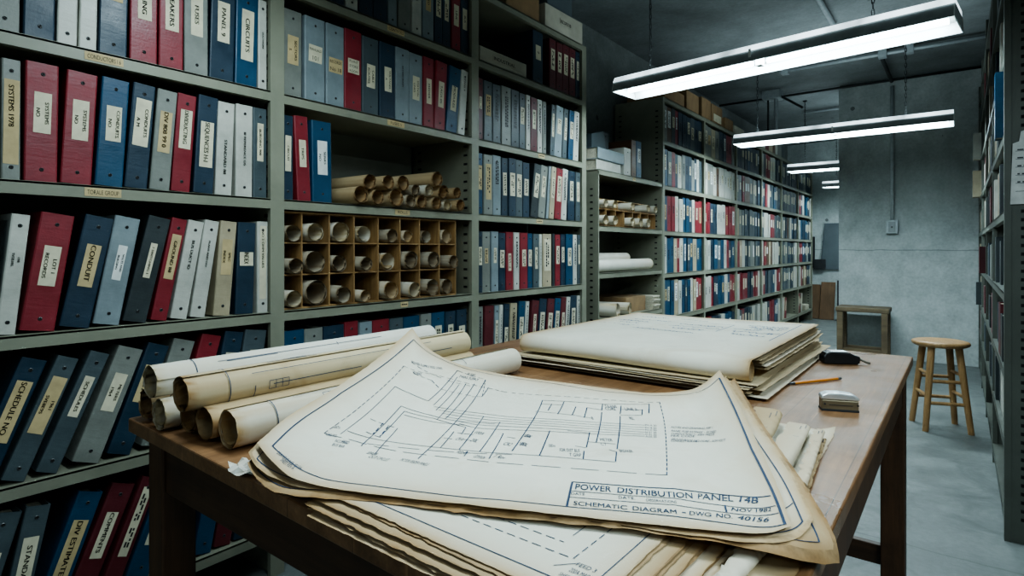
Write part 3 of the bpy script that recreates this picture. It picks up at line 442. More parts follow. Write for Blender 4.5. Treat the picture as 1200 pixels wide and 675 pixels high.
# ------------------------------------------------------------------ binders
def rivet_mesh():
    mb=MB(); M=Matrix.Rotation(PI/2,4,'Y'); mb.lathe([(.0048,0),(.0048,.001),(.0036,.0018),(.003,.0008)],10,0,M)
    mb.lathe([(.0028,.0006),(.0028,.0012)],8,1,M)
    o=mb.build('rivet',['rivet_metal','hole_dark']); me=o.data; bpy.data.objects.remove(o); return me
RIV=rivet_mesh()
def cover_mb(t,H,D,m=0,detail=True):
    mb=MB(); w=.0035; c=min(.004,t*.15)
    if detail:
        out=[(-D,0),(-c,0),(-c*.3,c*.3),(0,c),(0,t-c),(-c*.3,t-c*.3),(-c,t),(-D,t)]
        inn=[(-D,w),(-w-c,w),(-w,w+c),(-w,t-w-c),(-w-c,t-w),(-D,t-w)]
        n=len(out)
        # outer skin and inner skin as one U-shaped wall
        top=out+inn[::-1]; k=len(top)
        v=[(x,y,0) for x,y in top]+[(x,y,H) for x,y in top]
        f=[(i,(i+1)%k,k+(i+1)%k,k+i) for i in range(k)]
        pair=[(0,13),(1,12),(2,11),(3,11),(4,10),(5,10),(6,9),(7,8)]
        for (a,ai),(b,bi) in zip(pair,pair[1:]):
            q=[a,b,bi,ai] if ai!=bi else [a,b,bi]
            f.append(tuple(q)); f.append(tuple(k+x for x in q[::-1]))
        mb.add(v,f,m)
        # raised seams beside the spine
    else: mb.box(-D,0,0,t,0,H,m)
    return mb
def label_mb(t,H,txt,lc,cz,hf,wf,horiz=0):
    mb=MB(); mats=['label_cream','ink_black']; e=.0007
    if lc in LC: mats[0]='label_'+LC[lc][0]
    lh,lw=H*hf,t*wf; z0=H*cz-lh/2; y0=t*.52-lw/2
    if lc!='-':
        j=random.uniform(-.0012,.0012); mb.add([(e,y0+j,z0),(e,y0+lw+j,z0+j),(e,y0+lw-j,z0+lh),(e,y0-j,z0+lh-j)],[(0,1,2,3)],0)
    lines=txt.split('|') if txt else []
    n=len(lines)
    if horiz:
        for i,s in enumerate(lines):
            v,f,r=text(s); hh=min(lh/(n*1.9),lw*.86/r*1.3); w=min(lw*.86,hh*r); zc=z0+lh*(1-(i+.5)/n)-hh/2; ys=y0+(lw-w)/2
            mb.add([(e*2,ys+x*w,zc+y*hh) for x,y in v],f,1)
    elif n:
        for i,s in enumerate(lines):
            v,f,r=text(s,2); hh=lw/n*(.36 if n==1 else .46); w=min(lh*.86,hh*r*1.3)
            if lc=='t' and hf>.65: w=lh*.5
            yc=y0+lw*(1-(i+.5)/n)-hh/2; zs=z0+lh-(lh-w)*(.5 if w<lh*.8 and not hf>.65 else .12)
            mb.add([(e*2,yc+y*hh,zs-x*w) for x,y in v],f,1)
    else:
        for i in range(2 if lw>.02 else 1):
            yy=y0+lw*(.5 if lw<=.02 else .34+.3*i); z=z0+lh*.9
            while z>z0+lh*.18:
                d=random.uniform(.004,.016)
                if lc=='-' or random.random()<.8: mb.add([(e*2,yy-lw*.1,z-d),(e*2,yy+lw*.1,z-d),(e*2,yy+lw*.1,z),(e*2,yy-lw*.1,z)],[(0,1,2,3)],1)
                z-=d+.004
    return mb,mats
def binder(c,y,t,lean,z,label,group,lab=None,H=.30,D=.25,x=-1.84,detail=2):
    lift=t*math.sin(lean) if lean>0 else 0
    loc=(x-random.uniform(0,.008),y,z+lift+.0006); rot=(-lean,0,0)
    if detail==2:
        root=thing('ring_binder',label,'binder',loc,rot,group)
        cover_mb(t,H,D).build('cover','vinyl_'+VN[c],root)
        mb=MB().box(-D+.012,-.012,.0045,t-.0045,.012,H-.014); mb.build('page_block','page_block',root)
        if t>.03:
            for zz in (.03,H-.028):
                o=bpy.data.objects.new('rivet',RIV); COL.objects.link(o); o.parent=root; o.location=(-.0002,t*.52,zz)
    else:
        root=cover_mb(t,H,D,detail=False).build('ring_binder','vinyl_'+VN[c]); root.location=loc; root.rotation_euler=rot; tag(root,label,'binder',group)
    if lab and lab[3]:
        mb,mats=label_mb(t,H,*lab); nm='spine_label' if lab[1]!='-' else 'spine_lettering'
        mb.build(nm,mats,root,fix=False)
    return root
def lab_phrase(l):
    if not l or not l[3]: return 'with bare spine'
    return {'c':'with cream label','t':'with tan label','w':'with white label','-':'with lettered spine'}[l[1]]
ROWZ={'A':(1.63,'top shelf, leftmost bay',0),'B':(1.27,'second shelf, leftmost bay',0),'C':(.889,'third shelf, leftmost bay',0),'D':(.523,'fourth shelf, leftmost bay',0),'E':(.16,'bottom shelf, leftmost bay',0),
 'A1':(2.01,'top shelf, second bay',1),'B1':(1.63,'second shelf, second bay',1),'C1':(1.27,'shelf of piled rolls',1),'E1':(.523,'shelf under the pigeonholes',1),
 'A2':(2.01,'top shelf, third bay',2),'B2':(1.63,'second shelf, third bay',2),'C2':(1.27,'third shelf, third bay',2),'D2':(.889,'fourth shelf, third bay',2),'E2':(.523,'fifth shelf, third bay',2)}
HH={'A1':.288,'A2':.284,'A':.30,'B':.297,'C':.30,'D':.31,'B1':.303}
for key,L in DATA['rows'].items():
    z,ph,bay=ROWZ[key]; edge=(1.056,2.07,3.083)[bay]; H0=.298
    L=[list(q) for q in L]; prev=-9
    for i,q in enumerate(L):
        q[1]=max(q[1],prev+.0015); c=math.cos(q[3])
        if i+1<len(L) and q[1]+q[2]*c>L[i+1][1]-.0015 and L[i+1][1]-q[1]>.02: q[2]=(L[i+1][1]-.0015-q[1])/c
        if q[3]<0: q[3]=max(q[3],-math.asin(max(0,min(.3,(q[1]-max(prev,edge-.965)-.002)/H0))))
        prev=q[1]+q[2]*c
    # no binder may lean further than its right-hand neighbour allows
    lim=lambda h: edge-.002
    for i in range(len(L)-1,-1,-1):
        q=L[i]; a=max(0,q[3])
        while a>0:
            lift=q[2]*math.sin(a); ok=True
            for h in [.02*k for k in range(17)]:     # right face of this one against left face of the next
                yr=q[1]+q[2]*math.cos(a)+h*math.sin(a); zr=h*math.cos(a)
                if i+1<len(L):
                    n=L[i+1]; ln=n[2]*math.sin(max(0,n[3])); yl=n[1]+(zr-ln)*math.tan(n[3]) if zr<ln+.31*math.cos(n[3]) else 9
                    if yr>yl-.0018: ok=False
                elif yr>edge-.001: ok=False
            if ok: break
            a-=.004
        if q[3]>0: q[3]=max(0,a)
    for i,q in enumerate(L):
        c,y,t,lean=q[:4]; lab=q[4:] if len(q)>4 else None
        if y+t*math.cos(lean)>edge: t=max(.016,(edge-.001-y)/math.cos(lean))
        H=HH.get(key,.296)+random.uniform(-.004,.004)
        binder(c,y,t,lean,z,f"{VN[c]} binder {lab_phrase(lab)}, {ORD[i]} from left, {ph}",f"binders on {ph}",lab,H)
# ------------------------------------------------------------------ far rack binders
FAR=[['gkdrnnnsnn','bsrnwgnngnws','brrwwbbnwrr','wbbtrwbnbtbb','bbbtwbnbwtrr','rnbwrnbbnw'],
     ['ggtgnnrrg','wggwkwwwwww','rrnnwwwrrr','wwnbsbwrnb','wwrnnbbwbrr','rrnnswbbn'],
     ['nnsnbnnns','ssrkksgsn','tgsnnssnn','rtwnsggsn','wrrrnnrrw','wsrnnswgw'],
     ['wsrrwwsnn','snrwnsbsn','swwwrrssn','wrktkwwwn','wrnsnbwrr','wwwnrrbnw'],
     ['nnsnnsnnn','snnsnnsnn','wsnkgwbnn','nsgnbsngw','nsnsgnnww','wtr'],
     ['nnnsgnnnn','srnwnbnnw','bwbnnbsnw','srrbnswnn','bwrktknnw','rkw']]
SH=['top','second','third','fourth','fifth','bottom']
stuff=MB(); smat=['vinyl_'+VN[k] for k in VC]+['label_cream','label_white']; skey={k:i for i,k in enumerate(VC)}
for bi,rows in enumerate(FAR):
    y0,y1=FY[bi]+.022,FY[bi+1]-.022
    for ri,s in enumerate(rows):
        z=FZ[5-ri]; W=[random.uniform(.8,1.25) for _ in s]; k=(y1-y0)*(.985 if len(s)>4 else .3)/sum(W); y=y0+.004
        for i,(c,w) in enumerate(zip(s,W)):
            t=w*k-.0015; H=random.uniform(.272,.292); lc=random.choice('cccwt--') if c not in 'w' else random.choice('--c')
            lean=0 if len(s)>4 else .12
            if bi<2:
                lab=('',lc,random.uniform(.52,.66),random.uniform(.25,.5),random.uniform(.4,.65))
                binder(c,y,t,0,z,f"{VN[c]} binder {lab_phrase(lab)}, {ORD[i]} from left, {SH[ri]} shelf, {'nearest' if bi==0 else 'second'} far-rack bay","binders in the near bays of the far rack",lab,H,.24,-1.842,1)
            else:
                x=-1.842-random.uniform(0,.01); M=Matrix.Translation((x,y,z+.0005+t*math.sin(lean)))@Matrix.Rotation(-lean,4,'X')
                stuff.box(-.24,0,0,t,0,H,skey[c],M)
                if lc!='-':
                    lh=random.uniform(.07,.14); zc=H*.6; stuff.add([(.0008,t*.25,zc-lh/2),(.0008,t*.75,zc-lh/2),(.0008,t*.75,zc+lh/2),(.0008,t*.25,zc+lh/2)],[(0,1,2,3)],len(VC)+(lc=='w'),M)
            y+=t+.0015
so=stuff.build('ring_binder',smat); tag(so,'packed rows of binders filling the farthest four bays of the long rack','binders',kind='stuff')
# paper bundle on the last bay's bottom shelf
mb=MB()
for k in range(7): mb.box(-2.06+.01*(k%3),-1.85+.006*(k%2),9.62-.01*(k%2),9.86+.012*(k%3),.181+k*.012,.181+k*.012+.010)
tag(mb.build('paper_bundle','page_block',bevel=.002),'small pile of loose papers on bottom shelf at the far rack end','papers')
# ------------------------------------------------------------------ boxes
def carton(name,label,x0,x1,y0,y1,z,h,mat,lidh=.03,lab=None,cat='box',group=None,textlab=None):
    r=thing(name,label,cat,((x0+x1)/2,(y0+y1)/2,z+.0005),(0,0,random.uniform(-.02,.02)),group); a,b=(x1-x0)/2,(y1-y0)/2
    MB().box(-a+.002,a-.002,-b+.002,b-.002,0,h-.002).build('box_body',mat,r,bevel=.002)
    if lidh: MB().box(-a,a,-b,b,h-lidh,h).build('lid',mat,r,bevel=.002)
    if lab:
        mb=MB(); e=.0012; mb.box(a+.0004,a+e,lab[0]*b,lab[1]*b,h*lab[2],h*lab[3])
        if textlab:
            v,f,rr=text(textlab,1); w=(lab[1]-lab[0])*b*.9; hh=h*(lab[3]-lab[2])*.6; mb.add([(a+e+.0006,lab[0]*b+w*.05+x*w,h*lab[2]+hh*.3+y*hh) for x,y in v],f,1)
        mb.build('box_label',['label_cream' if not textlab else 'box_white','ink_black'],r)
    return r
carton('cardboard_box','brown cardboard box on top of the third bay, left of white box',-2.15,-1.85,2.36,2.66,2.345,.17,'cardboard',0)
carton('archive_box','white lidded archive box lettered on its front, atop the third bay',-2.15,-1.835,2.70,3.10,2.345,.135,'box_white',0,(-.25,.35,.42,.68),textlab='RECORDS 88')
carton('cardboard_box','dark grey carton stacked on the white archive box',-2.14,-1.87,2.76,3.04,2.481,.16,'panel_grey',0)
carton('box_file','flat white box file lying on top shelf of the third bay',-2.12,-1.835,2.14,2.52,2.01,.075,'box_white',0,(-.5,.5,.3,.7),textlab='INDUSTRIAL')
for k,(y0,y1,h,m,nm) in enumerate([(4.42,4.86,.13,'cardboard','low brown carton, first on top of the far rack'),(4.9,5.2,.19,'cardboard','brown carton, second on top of the far rack'),(5.28,5.52,.21,'cardboard','brown carton, third on top of the far rack'),(5.54,5.86,.20,'cardboard','brown carton with pale labels, fourth on top of the far rack'),(5.95,6.2,.14,'cardboard','small brown carton, fifth on top of the far rack'),(6.24,6.6,.11,'box_white','low white carton, sixth on top of the far rack')]):
    carton('cardboard_box',nm,-2.2,-1.87,y0,y1,2.285,h,m,.0,(-.7,.7,.2,.55) if k==3 else None,group='cartons on top of the far rack')
y=7.3
for k,c in enumerate('wmtkwgs'):
    t=random.uniform(.09,.2); mb=MB().box(-2.1,-1.86,y,y+t,2.2858,2.2858+random.uniform(.16,.24)); 
    tag(mb.build('book',['vinyl_'+VN[c]],bevel=.004),f'{VN[c]} volume standing on top of the far rack, {ORD[k]} of its row','book','volumes on top of the far rack'); y+=t+.006
# ------------------------------------------------------------------ rolled drawings
def roll(name,label,p0,p1,r,mat,turns=2.2,rin=.72,group=None,seed=0,ink=0,cat='rolled drawing',flat=.0):
    """p0 = open end that is seen, p1 = other end; a spiral sheet"""
    rnd=random.Random(seed*13+5); p0,p1=Vector(p0),Vector(p1); d=(p1-p0); Ln=d.length; d.normalize()
    u=Vector((0,0,1)); u=(u-d*u.dot(d)).normalized(); w=d.cross(u); n=int(26*turns); a0=rnd.uniform(0,6.28)
    ring=[0,.004,.03,.5,.97,1]; mb=MB(); mb.age=[]; jit=[rnd.uniform(-.004,.004) for _ in range(n+1)]
    for t in ring:
        for i in range(n+1):
            s=i/n; th=a0+2*PI*turns*s; rr=r*(rin+(1-rin)*s); off=0
            if t==0: off=jit[i]*.3+.0035*(1-s)
            wob=1+.018*math.sin(2*th+a0)
            p=p0+d*(Ln*t+off)+(u*math.cos(th)+w*math.sin(th))*rr*wob; mb.v.append(tuple(p))
            mb.age.append((.9 if t<.01 else .5 if t<.1 else .22)*(.6+.6*rnd.random())+(.35 if s<.45 else 0))
    m=n+1
    for k in range(len(ring)-1):
        for i in range(n): mb.f.append((k*m+i,k*m+i+1,(k+1)*m+i+1,(k+1)*m+i)); mb.m.append(0)
    # drawn lines on the outer turn
    def onr(th,x,e=.0007): return tuple(p0+d*x+(u*math.cos(th)+w*math.sin(th))*(r*(1+.018*math.sin(2*th+a0))+e))
    def line(th0,x0,th1,x1,wd=.0012):
        N=max(2,int(abs(th1-th0)*10),int(abs(x1-x0)/.05)+1); pts=[(th0+(th1-th0)*i/N,x0+(x1-x0)*i/N) for i in range(N+1)]
        for (ta,xa),(tb,xb) in zip(pts,pts[1:]):
            if abs(th1-th0)*r>abs(x1-x0): q=[onr(ta,xa-wd/2),onr(ta,xa+wd/2),onr(tb,xb+wd/2),onr(tb,xb-wd/2)]
            else: q=[onr(ta-wd/2/r,xa),onr(ta+wd/2/r,xa),onr(tb+wd/2/r,xb),onr(tb-wd/2/r,xb)]
            mb.add(q,[(0,1,2,3)],1)
    if ink:
        th_end=a0+2*PI*turns; lo,hi=th_end-2*PI+.1,th_end-.1
        line(lo,.075 if ink>1 else .03,hi,.075 if ink>1 else .03,.0018)
        if ink>1:
            for k in range(ink*7):
                th=rnd.uniform(lo,hi); x=rnd.uniform(.12,Ln-.15); kind=rnd.random()
                if kind<.4: line(th,x,th,x+rnd.uniform(.04,.22),.0016)
                elif kind<.65: line(th,x,min(hi,th+rnd.uniform(.3,1.2)),x,.0016)
                else:
                    for j in range(4): line(th,x+.014*j,min(hi,th+.5),x+.014*j)
                    line(th,x,th,x+.042); line(min(hi,th+.5),x,min(hi,th+.5),x+.042)
            line(lo+.5,.12,lo+.5,Ln-.15); line(hi-.5,.12,hi-.5,Ln-.2)
    o=mb.build(name,[mat,'ink_blue'],smooth=True,fix=False); return tag(o,label,cat,group)
# pigeonholes of the second bay
PG=DATA['pig'][0]; z0,z1=.8895,1.232; rowz=[z0,1.01,1.122,z1]
pg=thing('pigeonhole_rack','wooden pigeonhole rack of twenty-four cells full of rolls, second bay','pigeonholes',(0,0,0))
xa,xb=-2.2,-1.85
MB().box(xa,xb,1.112,1.985,z0,z0+.006).box(xa,xb,1.112,1.985,z1-.006,z1).box(xa,xb,1.112,1.117,z0,z1).box(xa,xb,1.980,1.985,z0,z1).build('frame','box_wood',pg,bevel=.001)
MB().box(xa,xa+.004,1.112,1.985,z0,z1).build('back_board','box_wood',pg)
for y in PG[1:-1]: MB().box(xa,xb,y-.003,y+.003,z0+.006,z1-.006).build('divider','box_wood',pg)
for z in rowz[1:3]: MB().box(xa+.004,xb-.003,1.117,1.98,z-.0025,z+.0025).build('shelf_board','box_wood',pg)
RN=['top','middle','bottom']
for ri,rr in enumerate(DATA['pr']):
    base=rowz[2-ri]+(.006 if ri==2 else .0026)
    for ci,(y,z,r) in enumerate(rr):
        lo=max(PG[ci]+.0045,1.1195); hi=min(PG[ci+1]-.0045,1.978); r=min(r*1.14,(hi-lo)/2.12,.048); y=min(max(y,lo+r*1.04),hi-r*1.04)
        zc=base+r*1.04
        xe=-1.815-random.uniform(0,.03)
        roll('rolled_drawing',f'rolled drawing, {ORD[ci]} cell from left, {RN[ri]} row of wooden pigeonholes',(xe,y,zc),(-2.19,y,zc),r,random.choice(['paper_grey','paper_white','paper_grey','paper_cream']),random.choice([1.3,2.2,2.2]),random.choice([.75,.82,.9]),'rolls in the wooden pigeonholes',ri*10+ci)
# open pile over the pigeonholes
pile=DATA['pile']; bot=[]
for i in range(8):
    r=pile[i][2]*1.17; y=pile[i][0]; bot.append((y,1.2705+r*1.02,r))
    roll('rolled_drawing',f'tan rolled drawing, {ORD[i]} from left in lower row of the open pile',(-1.80-.02*random.random(),y,bot[-1][1]),(-2.22,y,bot[-1][1]),r,['paper_tan','paper_tan','paper_old','paper_grey','paper_tan','paper_old','paper_white','paper_tan'][i],2.2,.74,'rolls piled over the pigeonholes',100+i)
up=[]
for i in range(7):
    r=pile[8+i][2]*1.12; y=pile[8+i][0]
    if up: y=max(y,up[-1][0]+(r+up[-1][2])*1.045)
    z=max(zb+math.sqrt(max(0,((rb+r)*1.062)**2-(y-yb)**2)) for yb,zb,rb in bot if abs(y-yb)<(rb+r)*1.062)
    up.append((y,z,r))
    roll('rolled_drawing',f'rolled drawing, {ORD[i]} from left in upper row of the open pile',(-1.805-.02*random.random(),y,z),(-2.22,y,z),r,['paper_tan','paper_tan','paper_old','paper_grey','paper_white','paper_tan','paper_tan'][i],2.2,.76,'rolls piled over the pigeonholes',120+i)
r=.033; y=(up[5][0]+up[4][0])/2; z=max(zb+math.sqrt(max(0,((rb+r)*1.07)**2-(y-yb)**2)) for yb,zb,rb in up+bot if abs(y-yb)<(rb+r)*1.07)
roll('rolled_drawing','large tan rolled drawing lying on top of the open roll pile',(-1.80,y,z),(-2.22,y,z+.004),r,'paper_tan',2.2,.8,'rolls piled over the pigeonholes',140)
# low unit: pigeonholes, rolls, box
p2=thing('pigeonhole_rack','small wooden pigeonhole rack in the low shelf unit','pigeonholes')
ya,yb=LY0+.03,4.23; a0,a1=1.2505,1.44; zm=1.365; xf2,xr=-1.86,-2.15
MB().box(xr,xf2,ya,yb,a0,a0+.005).box(xr,xf2-.05,ya,yb,a1-.005,a1).box(xr,xf2,ya,ya+.005,a0,zm).box(xr,xf2,yb-.005,yb,a0,zm).box(xr,xr+.004,ya,yb,a0,a1).box(xr,xf2-.05,ya,ya+.005,zm,a1).box(xr,xf2-.05,yb-.005,yb,zm,a1).build('frame','box_wood',p2)
MB().box(xr+.004,xf2,ya+.005,yb-.005,zm-.004,zm+.004).build('shelf_board','box_wood',p2)
cy=[ya+(yb-ya)*i/7 for i in range(8)]
for y in cy[1:-1]: MB().box(xr+.004,xf2,y-.004,y+.004,a0+.005,zm-.004).build('divider','box_wood',p2); MB().box(xr+.004,xf2-.05,y-.004,y+.004,zm+.004,a1-.005).build('divider','box_wood',p2)
for row,cells in ((0,(0,1,3,4,5)),(1,(0,1,3,5,6))):
    for c in cells:
        r=.034 if row==0 else .029; y=(cy[c]+cy[c+1])/2; z=(a0+.0055 if row==0 else zm+.0045)+r*1.04
        roll('rolled_drawing',f'white rolled drawing, {ORD[c]} cell from left, {"upper" if row else "lower"} row of small pigeonholes',(-1.825,y,z),(-2.14,y,z),r,'paper_white',1.6,.8,'rolls in the small pigeonholes',200+row*10+c)
roll('rolled_drawing','lower long white roll lying along the low unit middle shelf',(-1.885,4.16,.945+.044),(-1.885,3.32,.945+.044),.042,'paper_white',2,.8,'long rolls in the low unit',231)
roll('rolled_drawing','upper long white roll resting behind on the low unit middle shelf',(-1.955,3.92,.945+.092),(-1.955,3.32,.945+.092),.040,'paper_white',2,.8,'long rolls in the low unit',232)
roll('rolled_drawing','long white roll at the back of the low unit middle shelf',(-1.985,3.98,.945+.03),(-1.985,3.32,.945+.03),.0285,'paper_white',2,.8,'long rolls in the low unit',233)
roll('rolled_drawing','front white roll on low unit bottom shelf, open end outward',(-1.80,3.5,.645+.05),(-2.2,3.42,.645+.05),.048,'paper_white',1.5,.85,'rolls beside the brown box',234)
roll('rolled_drawing','second white roll on low unit bottom shelf, left of brown box',(-1.81,3.70,.645+.045),(-2.2,3.62,.645+.045),.043,'paper_white',1.5,.85,'rolls beside the brown box',235)
carton('cardboard_box','brown open carton of papers on bottom shelf of the low unit',-2.2,-1.88,3.78,4.1,.645,.11,'cardboard',0)
mb=MB()
for k in range(8): mb.box(-2.1+.01*(k%2),-1.84+.008*(k%3),4.125,4.255-.006*(k%3),.6455+k*.013,.6455+k*.013+.011)
tag(mb.build('paper_bundle','page_block',bevel=.002),'stack of cream papers beside the brown carton in the low unit','papers')
# on top of the low unit
def lying(name,label,c,x0,x1,y0,y1,z,h):
    r=thing(name,label,'binder',((x0+x1)/2,(y0+y1)/2,z+.0005),(0,0,.03),'things on top of the low unit'); a,b=(x1-x0)/2,(y1-y0)/2
    mb=MB().box(-a,a,-b,b,0,.004).box(-a,a,-b,b,h-.004,h).box(a-.004,a,-b,b,.004,h-.004); mb.build('cover','vinyl_'+VN[c],r,bevel=.0015)
    MB().box(-a+.006,a-.006,-b+.006,b-.006,.0045,h-.0045).build('page_block','page_block',r)
TZ=1.612
lying('ring_binder','white binder lying flat on the low unit, under a pale one','w',-2.2,-1.86,3.3,3.66,TZ,.07)
lying('ring_binder','pale blue binder lying flat on a white one, low unit top','p',-2.18,-1.85,3.3,3.69,TZ+.071,.075)
def wedge():
    mb=MB(); M=Matrix.Translation((-2.02,3.36,TZ+.1475)); mb.add([(-.1,0,0),(.1,0,0),(.1,.2,0),(-.1,.2,0),(-.1,.0,.10),(.1,.0,.10),(.1,.16,.14),(-.1,.16,.14)],[(0,3,2,1),(4,5,6,7),(0,1,5,4),(1,2,6,5),(2,3,7,6),(3,0,4,7)],0,M)
    tag(mb.build('desk_file','vinyl_slate',bevel=.003),'slate grey slanted file standing on the flat binders, low unit top','file')
wedge()
binder('w',3.72,.105,0,TZ,'white book standing on the low unit beside the flat binders','things on top of the low unit',None,.20,.24,-1.86)
binder('k',3.835,.075,0,TZ,'brown book standing between white and blue ones on low unit','things on top of the low unit',None,.27,.24,-1.86)
binder('b',3.915,.085,0,TZ,'blue binder with white label, rightmost on the low unit top','things on top of the low unit',('','w',.62,.36,.5),.275,.24,-1.86)
binder('d',3.56,.10,0,TZ+.1475,'charcoal file box standing upright on the flat binders','things on top of the low unit',None,.15,.2,-1.95)
# ------------------------------------------------------------------ right-hand rack
RX=.13; RB=.58; RY=[2.90,3.92,4.94,5.95,6.93]; RZ=[.10,.37,.64,.935,1.245,1.54,1.84,2.14,2.44]
rr=thing('shelving_rack','grey steel shelving at the right edge with a perforated end panel','shelving')
for i,yc in enumerate(RY):
    mb=MB(); w=.02; mb.box(RX,RX+.02,yc-w,yc+w,0,2.6); mb.box(RX+.02,RB,yc-.014,yc+.002,0,2.6)
    for k in range(78):
        z=.09+k*.032
        for xx in (RX+.06,RB-.05): mb.box(xx-.012,xx+.012,yc-.0155,yc-.0135,z-.006,z+.006,1)
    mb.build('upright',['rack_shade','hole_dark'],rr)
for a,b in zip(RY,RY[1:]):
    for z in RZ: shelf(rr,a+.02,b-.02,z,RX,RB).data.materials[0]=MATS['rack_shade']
    MB().box(RB-.004,RB,a,b,.05,2.55).build('back_panel','rack_inner',rr)
BN=['nearest','second','third','farthest']
for bi,(a,b) in enumerate(zip(RY,RY[1:])):
    for si in range(1,8):
        z=RZ[si]; y=a+.03; n=8 if bi<2 else 6; k=0
        while k<n:
            t=random.uniform(.06,.15); 
            if y+t>b-.03: break
            c=random.choice('wgnndtsmdnd'); x=RX+random.choice([.004,.008,.016,.03]); H=random.uniform(.18,.228)
            if (bi,si,k) in ((3,6,1),): x=RX-.05; c='w'
            if (bi,si,k) in ((3,5,3),): x=RX-.05; c='t'
            if (bi,si,k)==(2,3,1) or (bi,si,k)==(3,2,2): x=RX-.03
            if bi==0 and si==5 and k==0: y+=.08; c='b'; x=RX-.022; H=.262; t=.08
            mb=MB(); D=random.uniform(.22,.3); mb.box(x,x+.004,y,y+t,z+.0006,z+H).box(x+.004,x+D,y,y+.004,z+.0006,z+H).box(x+.004,x+D,y+t-.004,y+t,z+.0006,z+H).box(x+.006,x+D-.006,y+.004,y+t-.004,z+.006,z+H-.006,1)
            o=mb.build('book',['vinyl_'+VN[c],'page_block']); tag(o,f"{VN[c]} volume, {ORD[k]} from the front, {ORD[si-1]} shelf up, {BN[bi]} right-rack bay",'book','volumes on the right-hand rack')
            y+=t+random.choice([.003,.004,.01,.05]); k+=1
# card on the end panel
cd=thing('hanging_card','cream lined index card hanging on the right rack end panel','card',(.252,2.8788,1.39))
mb=MB(); mb.prism([(-.105,-.122),(.105,-.122),(.105,.112),(-.02,.112),(-.03,.148),(-.055,.155),(-.075,.148),(-.08,.112),(-.098,.105)],0,.0022,0,Matrix.Rotation(PI/2,4,'X'))
mb.build('card','label_white',cd)
mb=MB()
for k in range(6): mb.box(-.09,.09,-.0032,-.0026,.075-k*.03,.0765-k*.03,0)
for k in range(5):
    x=-.085
    while x<.07:
        w=random.uniform(.006,.02); mb.box(x,x+w,-.0032,-.0026,.078-k*.03,.083-k*.03); x+=w+.006
mb.build('writing','graphite',cd); MB().cone((-.055,-.003,.138),(-.055,-.0024,.138),.006,.006,10).build('punch_hole','hole_dark',cd)
# ------------------------------------------------------------------ lights
def fixture(cx,cy,L,rz,label,real=True,energy=22):
    z0=1.995
    if real:
        r=thing('fluorescent_light',label,'ceiling light',(cx,cy,z0),(0,0,rz),'hanging fluorescent lights'); a=L/2
        mb=MB()
        for s in (-1,1): mb.add([(-a,s*.125,0),(a,s*.125,0),(a,s*.112,.052),(-a,s*.112,.052),(-a,s*.122,0),(a,s*.122,0),(a,s*.109,.052),(-a,s*.109,.052)],[(0,1,2,3),(7,6,5,4),(0,4,5,1),(3,2,6,7)],0)
        mb.box(-a,a,-.112,.112,.050,.054); mb.build('housing','light_housing',r)
        mb=MB(); mb.box(-a+.002,a-.002,-.107,.107,.0465,.0495)
        for s in (-1,1): mb.add([(-a+.002,s*.1205,.001),(a-.002,s*.1205,.001),(a-.002,s*.107,.0495),(-a+.002,s*.107,.0495)],[(0,1,2,3)],0)
        mb.build('reflector','light_white',r,fix=False)
        for s in (-1,1):
            MB().prism([(-.125,0),(.125,0),(.112,.054),(-.112,.054)],-.002,.002,0,Matrix.Translation((s*(a+.0015),0,0))@Matrix.Rotation(PI/2,4,'Z')@Matrix.Rotation(PI/2,4,'X')).build('end_plate','light_white',r)
        mb=MB(); mb.prism([(-.118,.054),(.118,.054),(.100,.083),(-.100,.083)],-a,a,0,Matrix.Rotation(PI/2,4,'Z')@Matrix.Rotation(PI/2,4,'X')); mb.build('top_channel','channel_gleam_emit',r)
        for s in (-1,1): 
            MB().cone((s*.035,0,.022),(s*(a-.03),0,.022),.013,.013,12).build('tube','tube_glow',r,smooth=True)
        MB().box(-.006,.006,-.128,-.1262,.018,.058).build('joint_strip','light_white',r); MB().box(-.014,.014,-.02,.02,.006,.046).build('lamp_holder','light_white',r)
        for s in (-1,1):
            mb=MB(); x=s*a*.78 if s<0 else a*.62; z=.083; top=CEIL-z0; k=0
            while z<top-.02:
                pts=[]
                for j in range(8):
                    q=2*PI*j/8; dx=.006*math.cos(q); dz=.011*math.sin(q)+(.007 if math.sin(q)>0 else -.007)
                    pts.append((x+dx,0,z+.018+dz) if k%2 else (x,dx,z+.018+dz))
                mb.tube(pts,.0024,5,0,True); z+=.0285; k+=1
            mb.box(x-.02,x+.02,-.02,.02,top-.012,top-.0005); mb.build('chain','chain_metal',r)
    ld=bpy.data.lights.new('fixture_or_fill_lamp','AREA'); ld.shape='RECTANGLE'; ld.size=L*.95; ld.size_y=.19; ld.energy=energy; ld.color=(.74,.93,1.0)
    lo=bpy.data.objects.new('fixture_or_fill_lamp',ld); COL.objects.link(lo); lo.location=(cx,cy,z0+.044) ; lo.rotation_euler=(0,0,rz)
    # added up-facing lamp above the closed channel, brightens the ceiling
    ud=bpy.data.lights.new('added_uplight','AREA'); ud.shape='RECTANGLE'; ud.size=L*.9; ud.size_y=.15; ud.energy=energy*UPK; ud.color=(.74,.93,1.0)
    uo=bpy.data.objects.new('added_uplight',ud); COL.objects.link(uo); uo.location=(cx,cy,z0+.09); uo.rotation_euler=(PI,0,rz)
fixture(-.783,3.02,1.56,math.radians(-6.4),'nearest hanging fluorescent light, large across the upper right',energy=E1)
fixture(-.79,5.225,1.50,0,'second hanging fluorescent light, before the concrete wall',energy=E2)
fixture(-.84,7.40,1.5,0,'third fluorescent light, half hidden behind the concrete wall edge',energy=E3)
fixture(-.84,9.55,1.5,0,'farthest and smallest fluorescent light down the aisle',energy=E3)
